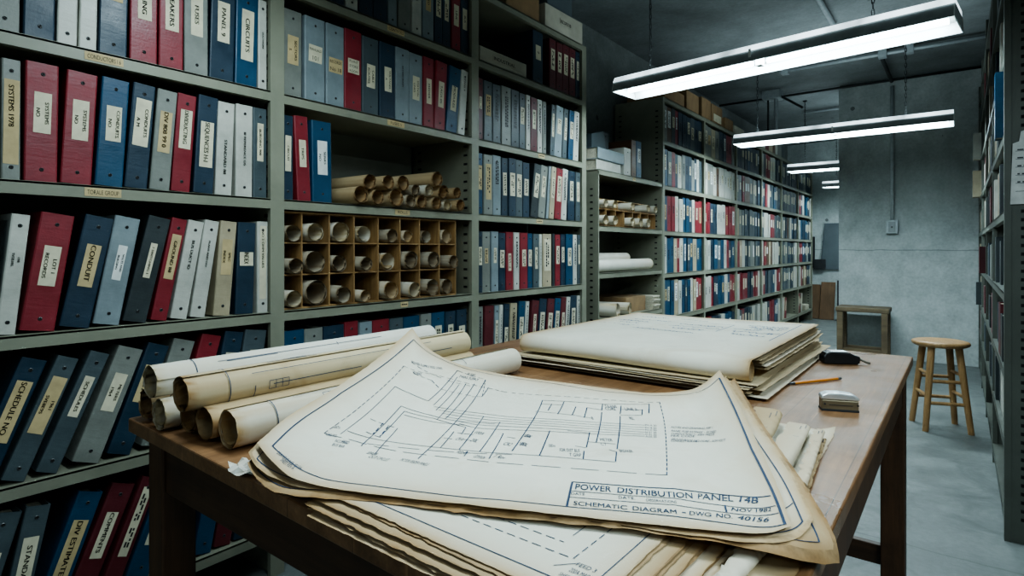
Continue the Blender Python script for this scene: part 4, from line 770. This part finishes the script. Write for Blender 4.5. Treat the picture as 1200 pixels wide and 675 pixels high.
for cx,cy,rz,e in ((-.75,.80,0,E0),(-.5,-1.5,0,9),(.95,.55,PI/2,EB)): fixture(cx,cy,1.56,rz,'',False,e)  # unseen lamps: first continues the light row, last two are added fill
# ------------------------------------------------------------------ ceiling services
g='pipes under the ceiling'
def pipe(name,label,pts,r,m,clips=()):
    t=thing(name,label,'pipe',pts[0],(0,0,0),g); b=Vector(pts[0]); MB().tube([Vector(p)-b for p in pts],r,10).build('pipe',m,t,smooth=True)
    for c in clips: q=Vector(c)-b; MB().box(q.x-.03,q.x+.03,q.y-.03,q.y+.03,q.z-.035,CEIL-.0005-b.z).build('clip',m,t)
pipe('ceiling_conduit','grey conduit crossing the ceiling in front of the concrete wall',[(-1.35,5.88,2.765),(.6,5.88,2.765)],.017,'pipe_grey',[(-1.3,5.88,2.765),(-.53,5.88,2.765),(-.34,5.88,2.765)])
pipe('ceiling_conduit','thin dark pipe crossing the ceiling at the concrete wall line',[(-2.25,6.93,2.785),(-1.03,6.93,2.785),(.3,6.93,2.785)],.012,'dark_pipe')
pipe('ceiling_conduit','grey conduit running along the ceiling behind the nearest light',[(-.76,1.2,2.785),(-.76,5.0,2.785)],.018,'pipe_grey')
pipe('ceiling_conduit','short grey conduit joining the ceiling pipe to the wall conduit',[(-.545,5.92,2.765),(-.545,6.90,2.765)],.016,'dark_pipe')
wc=thing('wall_conduit','vertical metal conduit with a switch box on the concrete wall','conduit',(-.545,6.98,1.33))
MB().tube([(0,-.022,.06),(0,-.022,1.40)],.016,10).build('pipe','galvanised',wc,smooth=True)
b=MB().box(-.05,.05,-.05,-.0005,-.075,.06).build('switch_box','galvanised',wc,bevel=.004)
MB().box(-.03,.03,-.054,-.0505,-.06,.045).build('cover_plate','light_housing',wc); MB().cone((0,-.056,-.01),(0,-.062,-.01),.008,.006,10).build('switch_knob','frame_dark',wc)
jb=thing('junction_box','grey junction box with drop pipes on the ceiling past second light','junction box',(-1.62,6.75,CEIL))
MB().box(-.09,.09,-.09,.09,-.09,-.0005).build('box_body','pipe_grey',jb,bevel=.006)
MB().tube([(-.045,0,-.09),(-.045,0,-.45)],.010,8).build('drop_pipe','dark_pipe',jb); MB().tube([(.035,0,-.09),(.035,0,-.50)],.022,8).build('drop_pipe','pipe_grey',jb)
MB().tube([(.08,0,-.06),(.30,.0,-.22)],.012,8).build('brace','dark_pipe',jb)
pipe('ceiling_conduit','grey conduit along the ceiling between second and third lights',[(-1.55,7.9,2.78),(-.6,7.9,2.78)],.016,'pipe_grey')
# ------------------------------------------------------------------ the drafting table
TP=[(-1.368,.476),(-.128,.440),(-.123,2.304),(-1.369,2.306)]
tb=thing('drafting_table','large brown wooden table covered with drawings in the foreground','table',(-.75,1.39,0))
O=Vector((-.75,1.39,0)); Tr=Matrix.Translation(-O)
MB().prism(TP,.722,.75,0,Tr).build('table_top','table_top_wood',tb,bevel=.003)
LX=((-1.345,-1.277),(-.205,-.139)); LY=((.505,.572),(2.205,2.272))
for x0,x1 in LX:
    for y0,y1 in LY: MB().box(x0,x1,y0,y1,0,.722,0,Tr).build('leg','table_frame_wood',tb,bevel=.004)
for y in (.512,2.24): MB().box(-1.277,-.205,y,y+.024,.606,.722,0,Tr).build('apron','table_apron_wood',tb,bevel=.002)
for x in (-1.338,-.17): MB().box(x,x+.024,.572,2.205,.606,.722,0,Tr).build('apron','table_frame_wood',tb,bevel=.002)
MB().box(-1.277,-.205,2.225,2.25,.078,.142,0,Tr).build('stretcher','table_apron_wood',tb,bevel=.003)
# ------------------------------------------------------------------ sheets of paper
def noise1(seed):
    r=random.Random(seed); K=[(r.uniform(2,40),r.uniform(0,6.28),r.uniform(.3,1)) for _ in range(9)]
    return lambda t: sum(a*math.sin(f*t+p)/(1+f*.06) for f,p,a in K)/3
TOPS=[]   # trees of sheets already laid, topmost first
def sheet(name,label,S,nx,ny,mat,rag=.004,wk=1.0,*,wmin=0,ink=(),txts=(),inkm='ink_blue',group=None,seed=0,under=True,zmin=None,agew=.035,agek=1.0,cat='drawing sheet',register=True,gap=.0016):
    ns=[noise1(seed*7+i) for i in range(5)]; mb=MB(); mb.age=[]
    def base(a,b):
        l,r_=rag*(.6+.8*abs(ns[0](b*3))),rag*(.6+.8*abs(ns[1](b*3))); f,k=rag*(.6+.8*abs(ns[2](a*3))),rag*(.6+.8*abs(ns[3](a*3)))
        return l/SA+(1-l/SA-r_/SA)*a, f/SB+(1-f/SB-k/SB)*b
    p=[Vector(S(x,y)) for x,y in ((0,0),(1,0),(0,1))]; SA=(p[1]-p[0]).length; SB=(p[2]-p[0]).length
    P=[]
    for j in range(ny+1):
        for i in range(nx+1):
            # denser near the edges
            a,b=base(i/nx,j/ny); q=Vector(S(a,b))
            if under:
                for t in TOPS:
                    h=t.ray_cast(Vector((q.x,q.y,2)),Vector((0,0,-1)))
                    if h[0] is not None and h[0].z-gap<q.z: q.z=h[0].z-gap
            if zmin is not None and q.z<zmin: q.z=zmin
            P.append(q); d=min(a*SA,(1-a)*SA,b*SB,(1-b)*SB); mb.age.append(min(1,agek*math.exp(-d/agew)))
    mb.v=[tuple(q) for q in P]
    for j in range(ny):
        for i in range(nx): k=j*(nx+1)+i; mb.f.append((k,k+1,k+nx+2,k+nx+1)); mb.m.append(0)
    tree=BVHTree.FromPolygons(P,mb.f)
    def N(a,b,e=.002):
        x=Vector(S(min(a+e,1),b))-Vector(S(max(a-e,0),b)); y=Vector(S(a,min(b+e,1)))-Vector(S(a,max(b-e,0))); return x.cross(y).normalized()
    def on(a,b,lift=.0007):
        q=Vector(S(a,b)); 
        h=tree.find_nearest(q)
        n=N(a,b); return (h[0] if h[0] is not None else q)+n*lift
    def strip(pts,w):
        Q=[Vector(q) for q in pts]
        L=[];
        for i in range(len(Q)):
            a,b=Q[max(i-1,0)],Q[min(i+1,len(Q)-1)]; d=(b-a)
            if d.length<1e-7: return
            d.normalize(); n=Vector((0,0,1)); s=n.cross(d); s=s.normalized()*w/2 if s.length>.01 else Vector((w/2,0,0)); L.append((Q[i]-s,Q[i]+s))
        v=[];[v.extend(x) for x in L]; mb.add(v,[(2*i,2*i+1,2*i+3,2*i+2) for i in range(len(L)-1)],1)
    for w,dash,pts in ink:
        # resample in the sheet's own coordinates with a smooth curve
        w=max(w,wmin/wk) if wmin else w
        C=Curve([(a*SA,b*SB,0) for a,b in pts]); n=max(2,int(C.L/.006))
        if len(pts)<=3:   # ruled lines stay straight between their corners
            al=[]
            for p,q in zip(C.p,C.p[1:]):
                m=max(1,int(math.dist(p,q)/.006)); al+=[tuple(x+(y-x)*i/m for x,y in zip(p,q)) for i in range(m)]
            al.append(C.p[-1]); n=len(al)-1
        else: al=[C(i/n) for i in range(n+1)]
        al=[on(min(max(x/SA,0),1),min(max(y/SB,0),1)) for x,y,_ in al]
        if not dash: strip(al,w*wk*.001)
        else:
            on_,off=((2,1) if dash==1 else (6,2)); i=0
            while i<n: strip(al[i:min(n,i+on_)+1],w*wk*.001); i+=on_+off
    for s,(a0,b0),(a1,b1),hh,bold in txts:
        v,f,r=text(s,bold); A=Vector((a0*SA,b0*SB)); B=Vector((a1*SA,b1*SB)); d=B-A; u=d.normalized(); w=Vector((-u.y,u.x))
        vv=[]
        for x,y in v:
            q=A+d*x+w*(y*hh); vv.append(tuple(on(min(max(q.x/SA,0),1),min(max(q.y/SB,0),1),.0008)))
        mb.add(vv,f,1)
    o=mb.build(name,[mat,inkm],smooth=True,fix=False); tag(o,label,cat,group)
    if register: TOPS.append(tree)
    return o
D=DATA
sheet('schematic_sheet','large cream electrical schematic with title block, topmost on the table','#' and Coons(*D['top']),120,84,'paper_cream',.003,1.6,wmin=1.5,ink=D['ink'],txts=D['txt'],seed=3,under=False,agew=.04,agek=.8)
bord=[(1.2,0,[(.04,.05),(.5,.05),(.955,.05)]),(1.4,0,[(.955,.05),(.955,.5),(.955,.95)]),(1,0,[(.04,.05),(.04,.9)]),(1,0,[(.8,.055),(.8,.14),(.95,.14)])]
sheet('drawing_sheet','cream drawing sheet directly beneath the topmost schematic, frayed right edge',Coons(*D['p2']),90,60,'paper_cream',.006,1.5,ink=bord,seed=11,agew=.05)
sheet('drawing_sheet','old drawing sheet whose corner hangs over the right table edge',Coons(*D['p3']),90,60,'paper_old',.006,1.5,ink=bord+[(1.2,0,[(.9,.08),(.93,.1),(.92,.14)]),(1,0,[(.92,.2),(.94,.25)])],seed=12,agew=.05)
def flat(cx,cy,w,h,ang,z,seed,amp=.0025,droop=0,curl=()):
    r=random.Random(seed); c,s=math.cos(ang),math.sin(ang); k=[(r.uniform(2,6),r.uniform(2,6),r.uniform(0,6),r.uniform(.4,1)) for _ in range(3)]
    def S(a,b):
        x,y=(a-.5)*w,(b-.5)*h; zz=z+sum(q*amp*math.sin(f*a+g*b+p) for f,g,p,q in k)/2
        for (ca,cb,hh,rad) in curl:
            d=math.hypot((a-ca)*w,(b-cb)*h); 
            if d<rad: zz+=hh*(1-d/rad)**2
        if droop: zz-=droop*max(0,1-b/.12)**2
        return (cx+x*c-y*s,cy+x*s+y*c,zz)
    return S
# pile along the near table edge
EDGE=.0012
q_ink=[(1.1,0,[(.03,.06),(.5,.06),(.95,.06)]),(.9,0,[(.95,.06),(.95,.9)]),(.9,1,[(.10,.15),(.5,.15),(.86,.15)]),(.9,1,[(.86,.15),(.86,.5)]),(.9,1,[(.10,.20),(.5,.20),(.8,.20)]),(.8,0,[(.84,.1),(.88,.14)]),(.8,0,[(.6,.3),(.8,.3),(.8,.24)])]
q_txt=[('200A MAINS',(.88,.10),(.94,.10),.008,0),('FEED 3',(.88,.13),(.93,.13),.007,0),('SHEET 2 OF 9',(.87,.075),(.94,.075),.006,0)]
for i in range(9):
    rnd=random.Random(50+i); z=.7722-i*.0022
    cx=-.485+.006*i+rnd.uniform(-.004,.004); cy=.70+rnd.uniform(-.006,.006)-(.006*i if i<5 else .03)
    sheet('drawing_sheet',f'cream drawing sheet, {ORD[i]} from top of the pile along the near table edge',flat(cx,cy,.45+.004*i,.47,math.radians(-1.2+rnd.uniform(-1.2,1.2)),z,60+i,.0012),60,40,'paper_cream' if i in (0,6,8) else 'paper_old',.007,1.4,ink=q_ink if i==0 else (),txts=q_txt if i==0 else (),group='drawing sheets piled along the near edge',seed=70+i,zmin=.7514+.0006*(8-i),agew=.03,gap=.0014)
# folded sheets by the right edge
def folded(name,label,pts,w,z,th,mat,seed,lift=0):
    """a sheet folded double; pts = its right-hand folded edge, front end to back end"""
    (ax,ay),(bx,by)=pts; r=random.Random(seed); ph=r.uniform(0,6); ln=math.hypot(bx-ax,by-ay); ux,uy=(bx-ax)/ln,(by-ay)/ln; px,py=-uy,ux
    tot=2*w+PI*th/2
    def S(a,b):
        d=b*tot
        if d<w: o,zz=w-d,0
        elif d<w+PI*th/2: q=(d-w)/(th/2); o,zz=-th/2*math.sin(q),th/2*(1-math.cos(q))
        else: o,zz=d-w-PI*th/2,th
        zz*=1-.25*a+.12*math.sin(4*a+ph); zz+=.0012*math.sin(7*a+ph)+lift*max(0,a-.8)/.2
        return (ax+ux*ln*a+px*o,ay+uy*ln*a+py*o,z+zz)
    return sheet(name,label,S,30,56,mat,.004,seed=seed,under=True,zmin=.7512,agew=.022,agek=.7,group='folded sheets beside the title block',register=False,ink=[(1.2,0,[(.86,.66),(.93,.66)]),(1,0,[(.7,.62),(.7,.7)]),(1,0,[(.9,.60),(.97,.60)])])
folded('folded_sheet','folded cream sheet with a curled tip, closest to the schematic edge',[(-.262,.90),(-.290,1.235)],.055,.7535,.024,'paper_old',81,.012)
folded('folded_sheet','pale folded sheet with a thick rounded fold, second out from schematic',[(-.212,.90),(-.236,1.222)],.043,.7535,.021,'paper_cream',82)
folded('folded_sheet','cream folded sheet with pen marks, third out from the schematic',[(-.178,.90),(-.204,1.20)],.026,.7595,.013,'paper_cream',83)
folded('folded_sheet','thin tan folded sheet just under the third one',[(-.170,.88),(-.196,1.192)],.024,.7530,.005,'paper_old',86)
sheet('drawing_sheet','torn-edged cream sheet farthest right beside the folded sheets',flat(-.282,1.065,.215,.40,.03,.7516,84,.0003,0,((1,1,.020,.05),)),36,50,'paper_cream',.013,seed=84,zmin=.7511,group='folded sheets beside the title block',register=False,agew=.02)
folded('folded_sheet','pale folded sheet at the near right table corner under the overhang',[(-.205,.452),(-.178,.74)],.11,.7525,.019,'paper_white',85)
sheet('drawing_sheet','brownish sheet lying flat under the pale fold, near right corner',flat(-.245,.60,.21,.29,-.05,.7520,87,.001),30,30,'paper_old',.006,seed=87,zmin=.7511,register=False,group='folded sheets beside the title block')
# torn scrap
sc=MB(); sc.age=[]; rnd=random.Random(5)
for j in range(7):
    for i in range(9): sc.v.append((-.925+i*.0085+rnd.uniform(-.002,.002),.452+j*.008+rnd.uniform(-.003,.003),.7515+abs(.010*math.sin(i*1.3+j)*math.sin(j*1.1+.4))+rnd.uniform(0,.004))); sc.age.append(rnd.uniform(0,.5))
for j in range(6):
    for i in range(8):
        if (i,j) not in ((0,0),(7,5),(0,5),(7,0),(1,0)): k=j*9+i; sc.f.append((k,k+1,k+10,k+9)); sc.m.append(0)
tag(sc.build('torn_scrap','paper_white',fix=False),'small crumpled white paper scrap at near left edge of sheets','paper scrap')
# ------------------------------------------------------------------ back stack
bz=.7515
def curled(z,r,x0,x1,y0,y1):
    """flat sheet whose front edge rolls up and over"""
    arc=2*PI*1.05*r; tot=(y1-y0)+arc
    def S(a,b):
        d=(1-b)*tot   # from the back edge toward the front curl
        x=x0+(x1-x0)*a+.012*math.sin(2*b); zz=z+.0025*math.sin(5*a+3*b)
        if d<y1-y0: y=y1-d; zz+=.004*math.sin(3*a)*math.sin(PI*min(1,d/(y1-y0)))
        else:
            t=(d-(y1-y0))/r; k=1-.13*t/6.6; y=y0-r*k*math.sin(t); zz+=-r+r*k*math.cos(t)
        return (x,y,zz)
    return S
TOPS.clear()
r1=random.Random(9)
def scrib(x,y,w,h,seed):
    q=random.Random(seed); pts=[]; n=int(w/.005)
    for i in range(n+1): pts.append((x+w*i/n+q.uniform(-.004,.004),y+h*q.uniform(-.5,.5)))
    return pts
hand=[]
for i,(x,y,w,h) in enumerate([(.12,.86,.16,.03),(.34,.88,.09,.02),(.45,.86,.05,.012),(.14,.76,.2,.02),(.1,.70,.16,.03),(.13,.64,.12,.02),(.42,.72,.22,.03),(.40,.66,.25,.02),(.45,.6,.15,.03),(.72,.82,.18,.02),(.74,.78,.17,.03),(.76,.74,.14,.03),(.70,.70,.12,.02),(.72,.64,.2,.04),(.74,.58,.14,.03),(.3,.52,.3,.02),(.2,.56,.05,.02),(.62,.9,.1,.01)]):
    hand.append((.8,0,scrib(x,y,w,h,i)))
hand+=[(.6,0,[(.40,.8),(.66,.8)]),(.6,0,[(.66,.8),(.66,.6)]),(.6,1,[(.06,.58),(.3,.58)]),(.6,0,[(.93,.94),(.93,.5)]),(.6,0,[(.05,.94),(.93,.94)])]
sheet('drawing_sheet','hand-annotated sheet with rolled front edge, top of the far stack',curled(.838,.0265,-1.075,-.395,1.455,2.245),64,110,'paper_cream',.004,5.0,ink=hand,inkm='ink_pale',seed=21,under=False,agew=.04)
TOPS.clear()
n=14
for i in range(n):
    rnd=random.Random(200+i); top=i<5
    z=.8335-i*.0072 if top else .782-(i-5)*.0034
    x0,x1=-1.085-rnd.uniform(0,.03),-.395+rnd.uniform(0,.03)+(.02 if i in (8,12) else 0); y0,y1=1.425-rnd.uniform(0,.03),2.235+rnd.uniform(0,.03)
    if top: y0=1.50+.003*i; x0=-1.06; x1=-.392+.006*i
    S=flat((x0+x1)/2,(y0+y1)/2,x1-x0,y1-y0,rnd.uniform(-.012,.012) if top else rnd.uniform(-.025,.025),z,300+i,.0012,0,((1,1,.010,.1),) if i<8 else ())
    sheet('drawing_sheet',f'yellowed drawing sheet, {ORD[i+1]} from top of the far stack on the table',S,44,50,'paper_old' if i%3 else 'paper_cream',.007,seed=220+i,group='drawing sheets in the far stack',zmin=.7512+.0008*(n-1-i),agew=.03,agek=.62,gap=.0019)
# ------------------------------------------------------------------ rolls on the table
Z0=.7506
def troll(label,xa,ya,xb,yb,r,z,mat,turns,rin,ink,seed): roll('rolled_drawing',label,(xa,ya,z),(xb,yb,z),r,mat,turns,rin,'rolls on the table',seed,ink)
lower=[(-1.322,.490,-1.33,1.20,.033,'paper_tan',2.2,.7,0,'brown rolled drawing on the table, lower row, farthest left'),
 (-1.222,.477,-1.235,1.22,.0315,'paper_white',2.5,.7,1,'white rolled drawing, second from left in lower row on table'),
 (-1.154,.500,-1.165,1.22,.0325,'paper_old',2.5,.7,1,'aged rolled drawing, third from left in lower row on table'),
 (-1.083,.497,-1.093,1.22,.033,'paper_tan',1.6,.8,0,'tan rolled drawing, fourth from left in lower row on table'),
 (-1.011,.505,-1.008,1.315,.0345,'paper_cream',2.6,.8,3,'cream rolled drawing, rightmost in lower row, far end past the schematic')]
for k,(xa,ya,xb,yb,r,m,tu,ri,ik,lb) in enumerate(lower): troll(lb,xa,ya,xb,yb,r,Z0+r*1.035,m,tu,ri,ik,400+k)
troll('long white rolled drawing with blue lines, upper left of the table pile',-1.245,.470,-1.252,1.225,.0335,.8425,'paper_white',2.5,.78,3,410)
troll('long tan rolled drawing with printed lines, upper right of the table pile',-1.104,.466,-1.106,1.215,.0325,.8405,'paper_old',2.6,.74,3,411)
# ------------------------------------------------------------------ small things on the table
kx=thing('tape_case','black plastic tape case with grey pull strap near the far table corner','tape measure',(-.297,2.03,.7505),(0,0,math.radians(30)))
mb=MB(); prof=[(-.068,.0),(.06,.0),(.068,.006),(.068,.026),(.048,.030),(.03,.037),(-.045,.041),(-.062,.036),(-.073,.024),(-.073,.008)]
prof=[(x*.74+.004,z*.93) for x,z in prof]; mb.prism(prof,-.020,.020,0,Matrix.Rotation(PI/2,4,'X')); mb.build('case','black_plastic',kx,bevel=.005,seg=3)
MB().box(-.028,.018,-.014,.014,.0360,.0390).build('top_plate','chrome',kx,bevel=.001)
MB().box(.0535,.0585,-.009,.009,.008,.022).build('mouth','black_plastic',kx,bevel=.001)
MB().tube([(.057,0,.015),(.066,-.002,.011),(.076,-.006,.006),(.086,-.010,.0035)],.0034,8).build('pull_strap','strap_grey',kx,smooth=True)
a,b=Vector((-.352,1.621,.7546)),Vector((-.255,1.777,.7546))
pc=thing('pencil','orange pencil lying on the table between the two tape cases','pencil',tuple(a)); d=(b-a); L_=d.length; d=d.normalized()
MB().cone(d*.022,d*(L_-.012),.0040,.0040,6).build('barrel','pencil_orange',pc)
MB().cone(d*.008,d*.022,.0024,.0040,6).build('sharpened_wood','graphite',pc); MB().cone((0,0,-.001),d*.008,.0005,.0024,6).build('lead','graphite',pc)
MB().cone(d*(L_-.012),d*L_,.0039,.0036,8).build('ferrule','pencil_end',pc)
tm=thing('tape_measure','chrome-topped steel tape measure on the bare table wood','tape measure',(-.211,1.44,.7505),(0,0,math.radians(22)))
mb=MB(); mb.prism([(-.036,0),(.036,0),(.036,.024),(-.036,.024)],-.014,.014,0,Matrix.Rotation(PI/2,4,'X')); mb.build('case','steel_side',tm,bevel=.002)
mb=MB(); mb.prism([(-.0375,.0245),(.0375,.0245),(.0365,.031),(.025,.037),(0,.0395),(-.025,.038),(-.036,.033)],-.0150,.0150,0,Matrix.Rotation(PI/2,4,'X')); mb.build('top_cover','chrome',tm,bevel=.003,seg=3)
MB().box(-.0365,.0365,-.0146,.0146,.0,.0045).build('base_strip','frame_dark',tm)
for x in (-.03,.034): MB().cone((x,-.0141,.015),(x,-.0155,.015),.0022,.0022,8).build('rivet','frame_dark',tm)
MB().box(-.022,.024,-.0148,-.0141,.013,.0142).build('tape_slot','frame_dark',tm)
# ------------------------------------------------------------------ stool and bench
st=thing('wooden_stool','round wooden stool with four splayed legs on the concrete floor','stool',(-.10,4.47,0),(0,0,math.radians(20)))
MB().lathe([(.085,.503),(.130,.505),(.146,.513),(.150,.523),(.146,.533),(.130,.538),(.06,.536),(.0,.535)],36).build('seat','stool_wood',st,smooth=True)
LG=[]
for k in range(4):
    a=PI/4+k*PI/2; p0=Vector((.165*math.cos(a),.165*math.sin(a),0)); p1=Vector((.100*math.cos(a),.100*math.sin(a),.504)); LG.append((p0,p1))
    MB().cone(p0,p1,.0165,.020,14).build('leg','stool_wood',st,smooth=False)
for k in range(4):
    for z in ((.17,.30) if k%2==0 else (.21,.34)):
        q=[LG[k][0].lerp(LG[k][1],z/.504),LG[(k+1)%4][0].lerp(LG[(k+1)%4][1],z/.504)]; MB().cone(q[0],q[1],.0105,.0105,10).build('rung','stool_wood',st,smooth=False)
bn=thing('bench','small weathered wooden bench against the concrete wall','bench',(-.765,6.72,0))
MB().box(-.225,.225,-.15,.15,.485,.53).build('seat','bench_wood',bn,bevel=.008)
for sx in (-1,1):
    for sy in (-1,1): MB().box(sx*.188-.027,sx*.188+.027,sy*.115-.027,sy*.115+.027,0,.485).build('leg','bench_wood',bn,bevel=.003)
for sy in (-1,1): MB().box(-.161,.161,sy*.115-.012,sy*.115+.012,.07,.125).build('rail','bench_wood',bn,bevel=.002)
# ------------------------------------------------------------------ end of the aisle
wb=thing('wall_board','plain dark grey board on the wall at the aisle end','board',(-1.57,YF,1.14))
MB().prism([(-.21,-.36),(.42,-.36),(.42,.37),(-.15,.37)],.004,.03,0,Matrix.Rotation(PI/2,4,'X')).build('board','panel_grey',wb,bevel=.002)
MB().box(-.30,-.13,-.06,-.034,-.36,-.20).build('corner_box','frame_dark',wb,bevel=.002)
sw=thing('switch_panel','narrow dark frame on the far wall beside the rack end','frame',(-1.90,YF,1.1)); MB().box(-.04,.04,-.02,-.0005,-.3,.2).build('panel','frame_dark',sw,bevel=.002)
for k,(x,w,h,l,nm) in enumerate([(-1.835,.13,.55,.16,'brown plank leaning on far wall, left of pair at aisle end'),(-1.66,.20,.60,.20,'wider brown plank leaning on far wall, right of pair')]):
    o=MB().box(-w/2,w/2,-.012,.012,0,h).build('wooden_plank','plank_wood',bevel=.002); o.location=(x,YF-l-.014,.003); o.rotation_euler=(-math.atan2(l-.02,h),0,.0); tag(o,nm,'plank',group='planks at the aisle end')
pl=thing('metal_post','thin dark metal post standing at the aisle end beyond the wall edge','post',(-1.49,10.2,0)); MB().box(-.02,.02,-.02,.02,.006,.62).build('post','frame_dark',pl); MB().box(-.05,.05,-.05,.05,0,.006).build('foot_plate','frame_dark',pl)
# ------------------------------------------------------------------ world, camera
w=bpy.data.worlds.new('room_air'); SC.world=w; w.use_nodes=True; w.node_tree.nodes['Background'].inputs[0].default_value=(.5,.62,.7,1); w.node_tree.nodes['Background'].inputs[1].default_value=.05
cam=bpy.data.cameras.new('camera'); cam.sensor_width=36; cam.lens=685/1200*36; cam.shift_y=-45.5/1200; cam.clip_start=.02
co=bpy.data.objects.new('camera',cam); COL.objects.link(co); co.location=(0,0,1.1); co.rotation_euler=(PI/2,0,math.radians(37.52)); SC.camera=co
SC.view_settings.view_transform='AgX'; SC.view_settings.look=LOOK; SC.view_settings.exposure=EXPO
SC.cycles.use_denoising=True; SC.cycles.max_bounces=6; SC.cycles.diffuse_bounces=4; SC.cycles.glossy_bounces=3
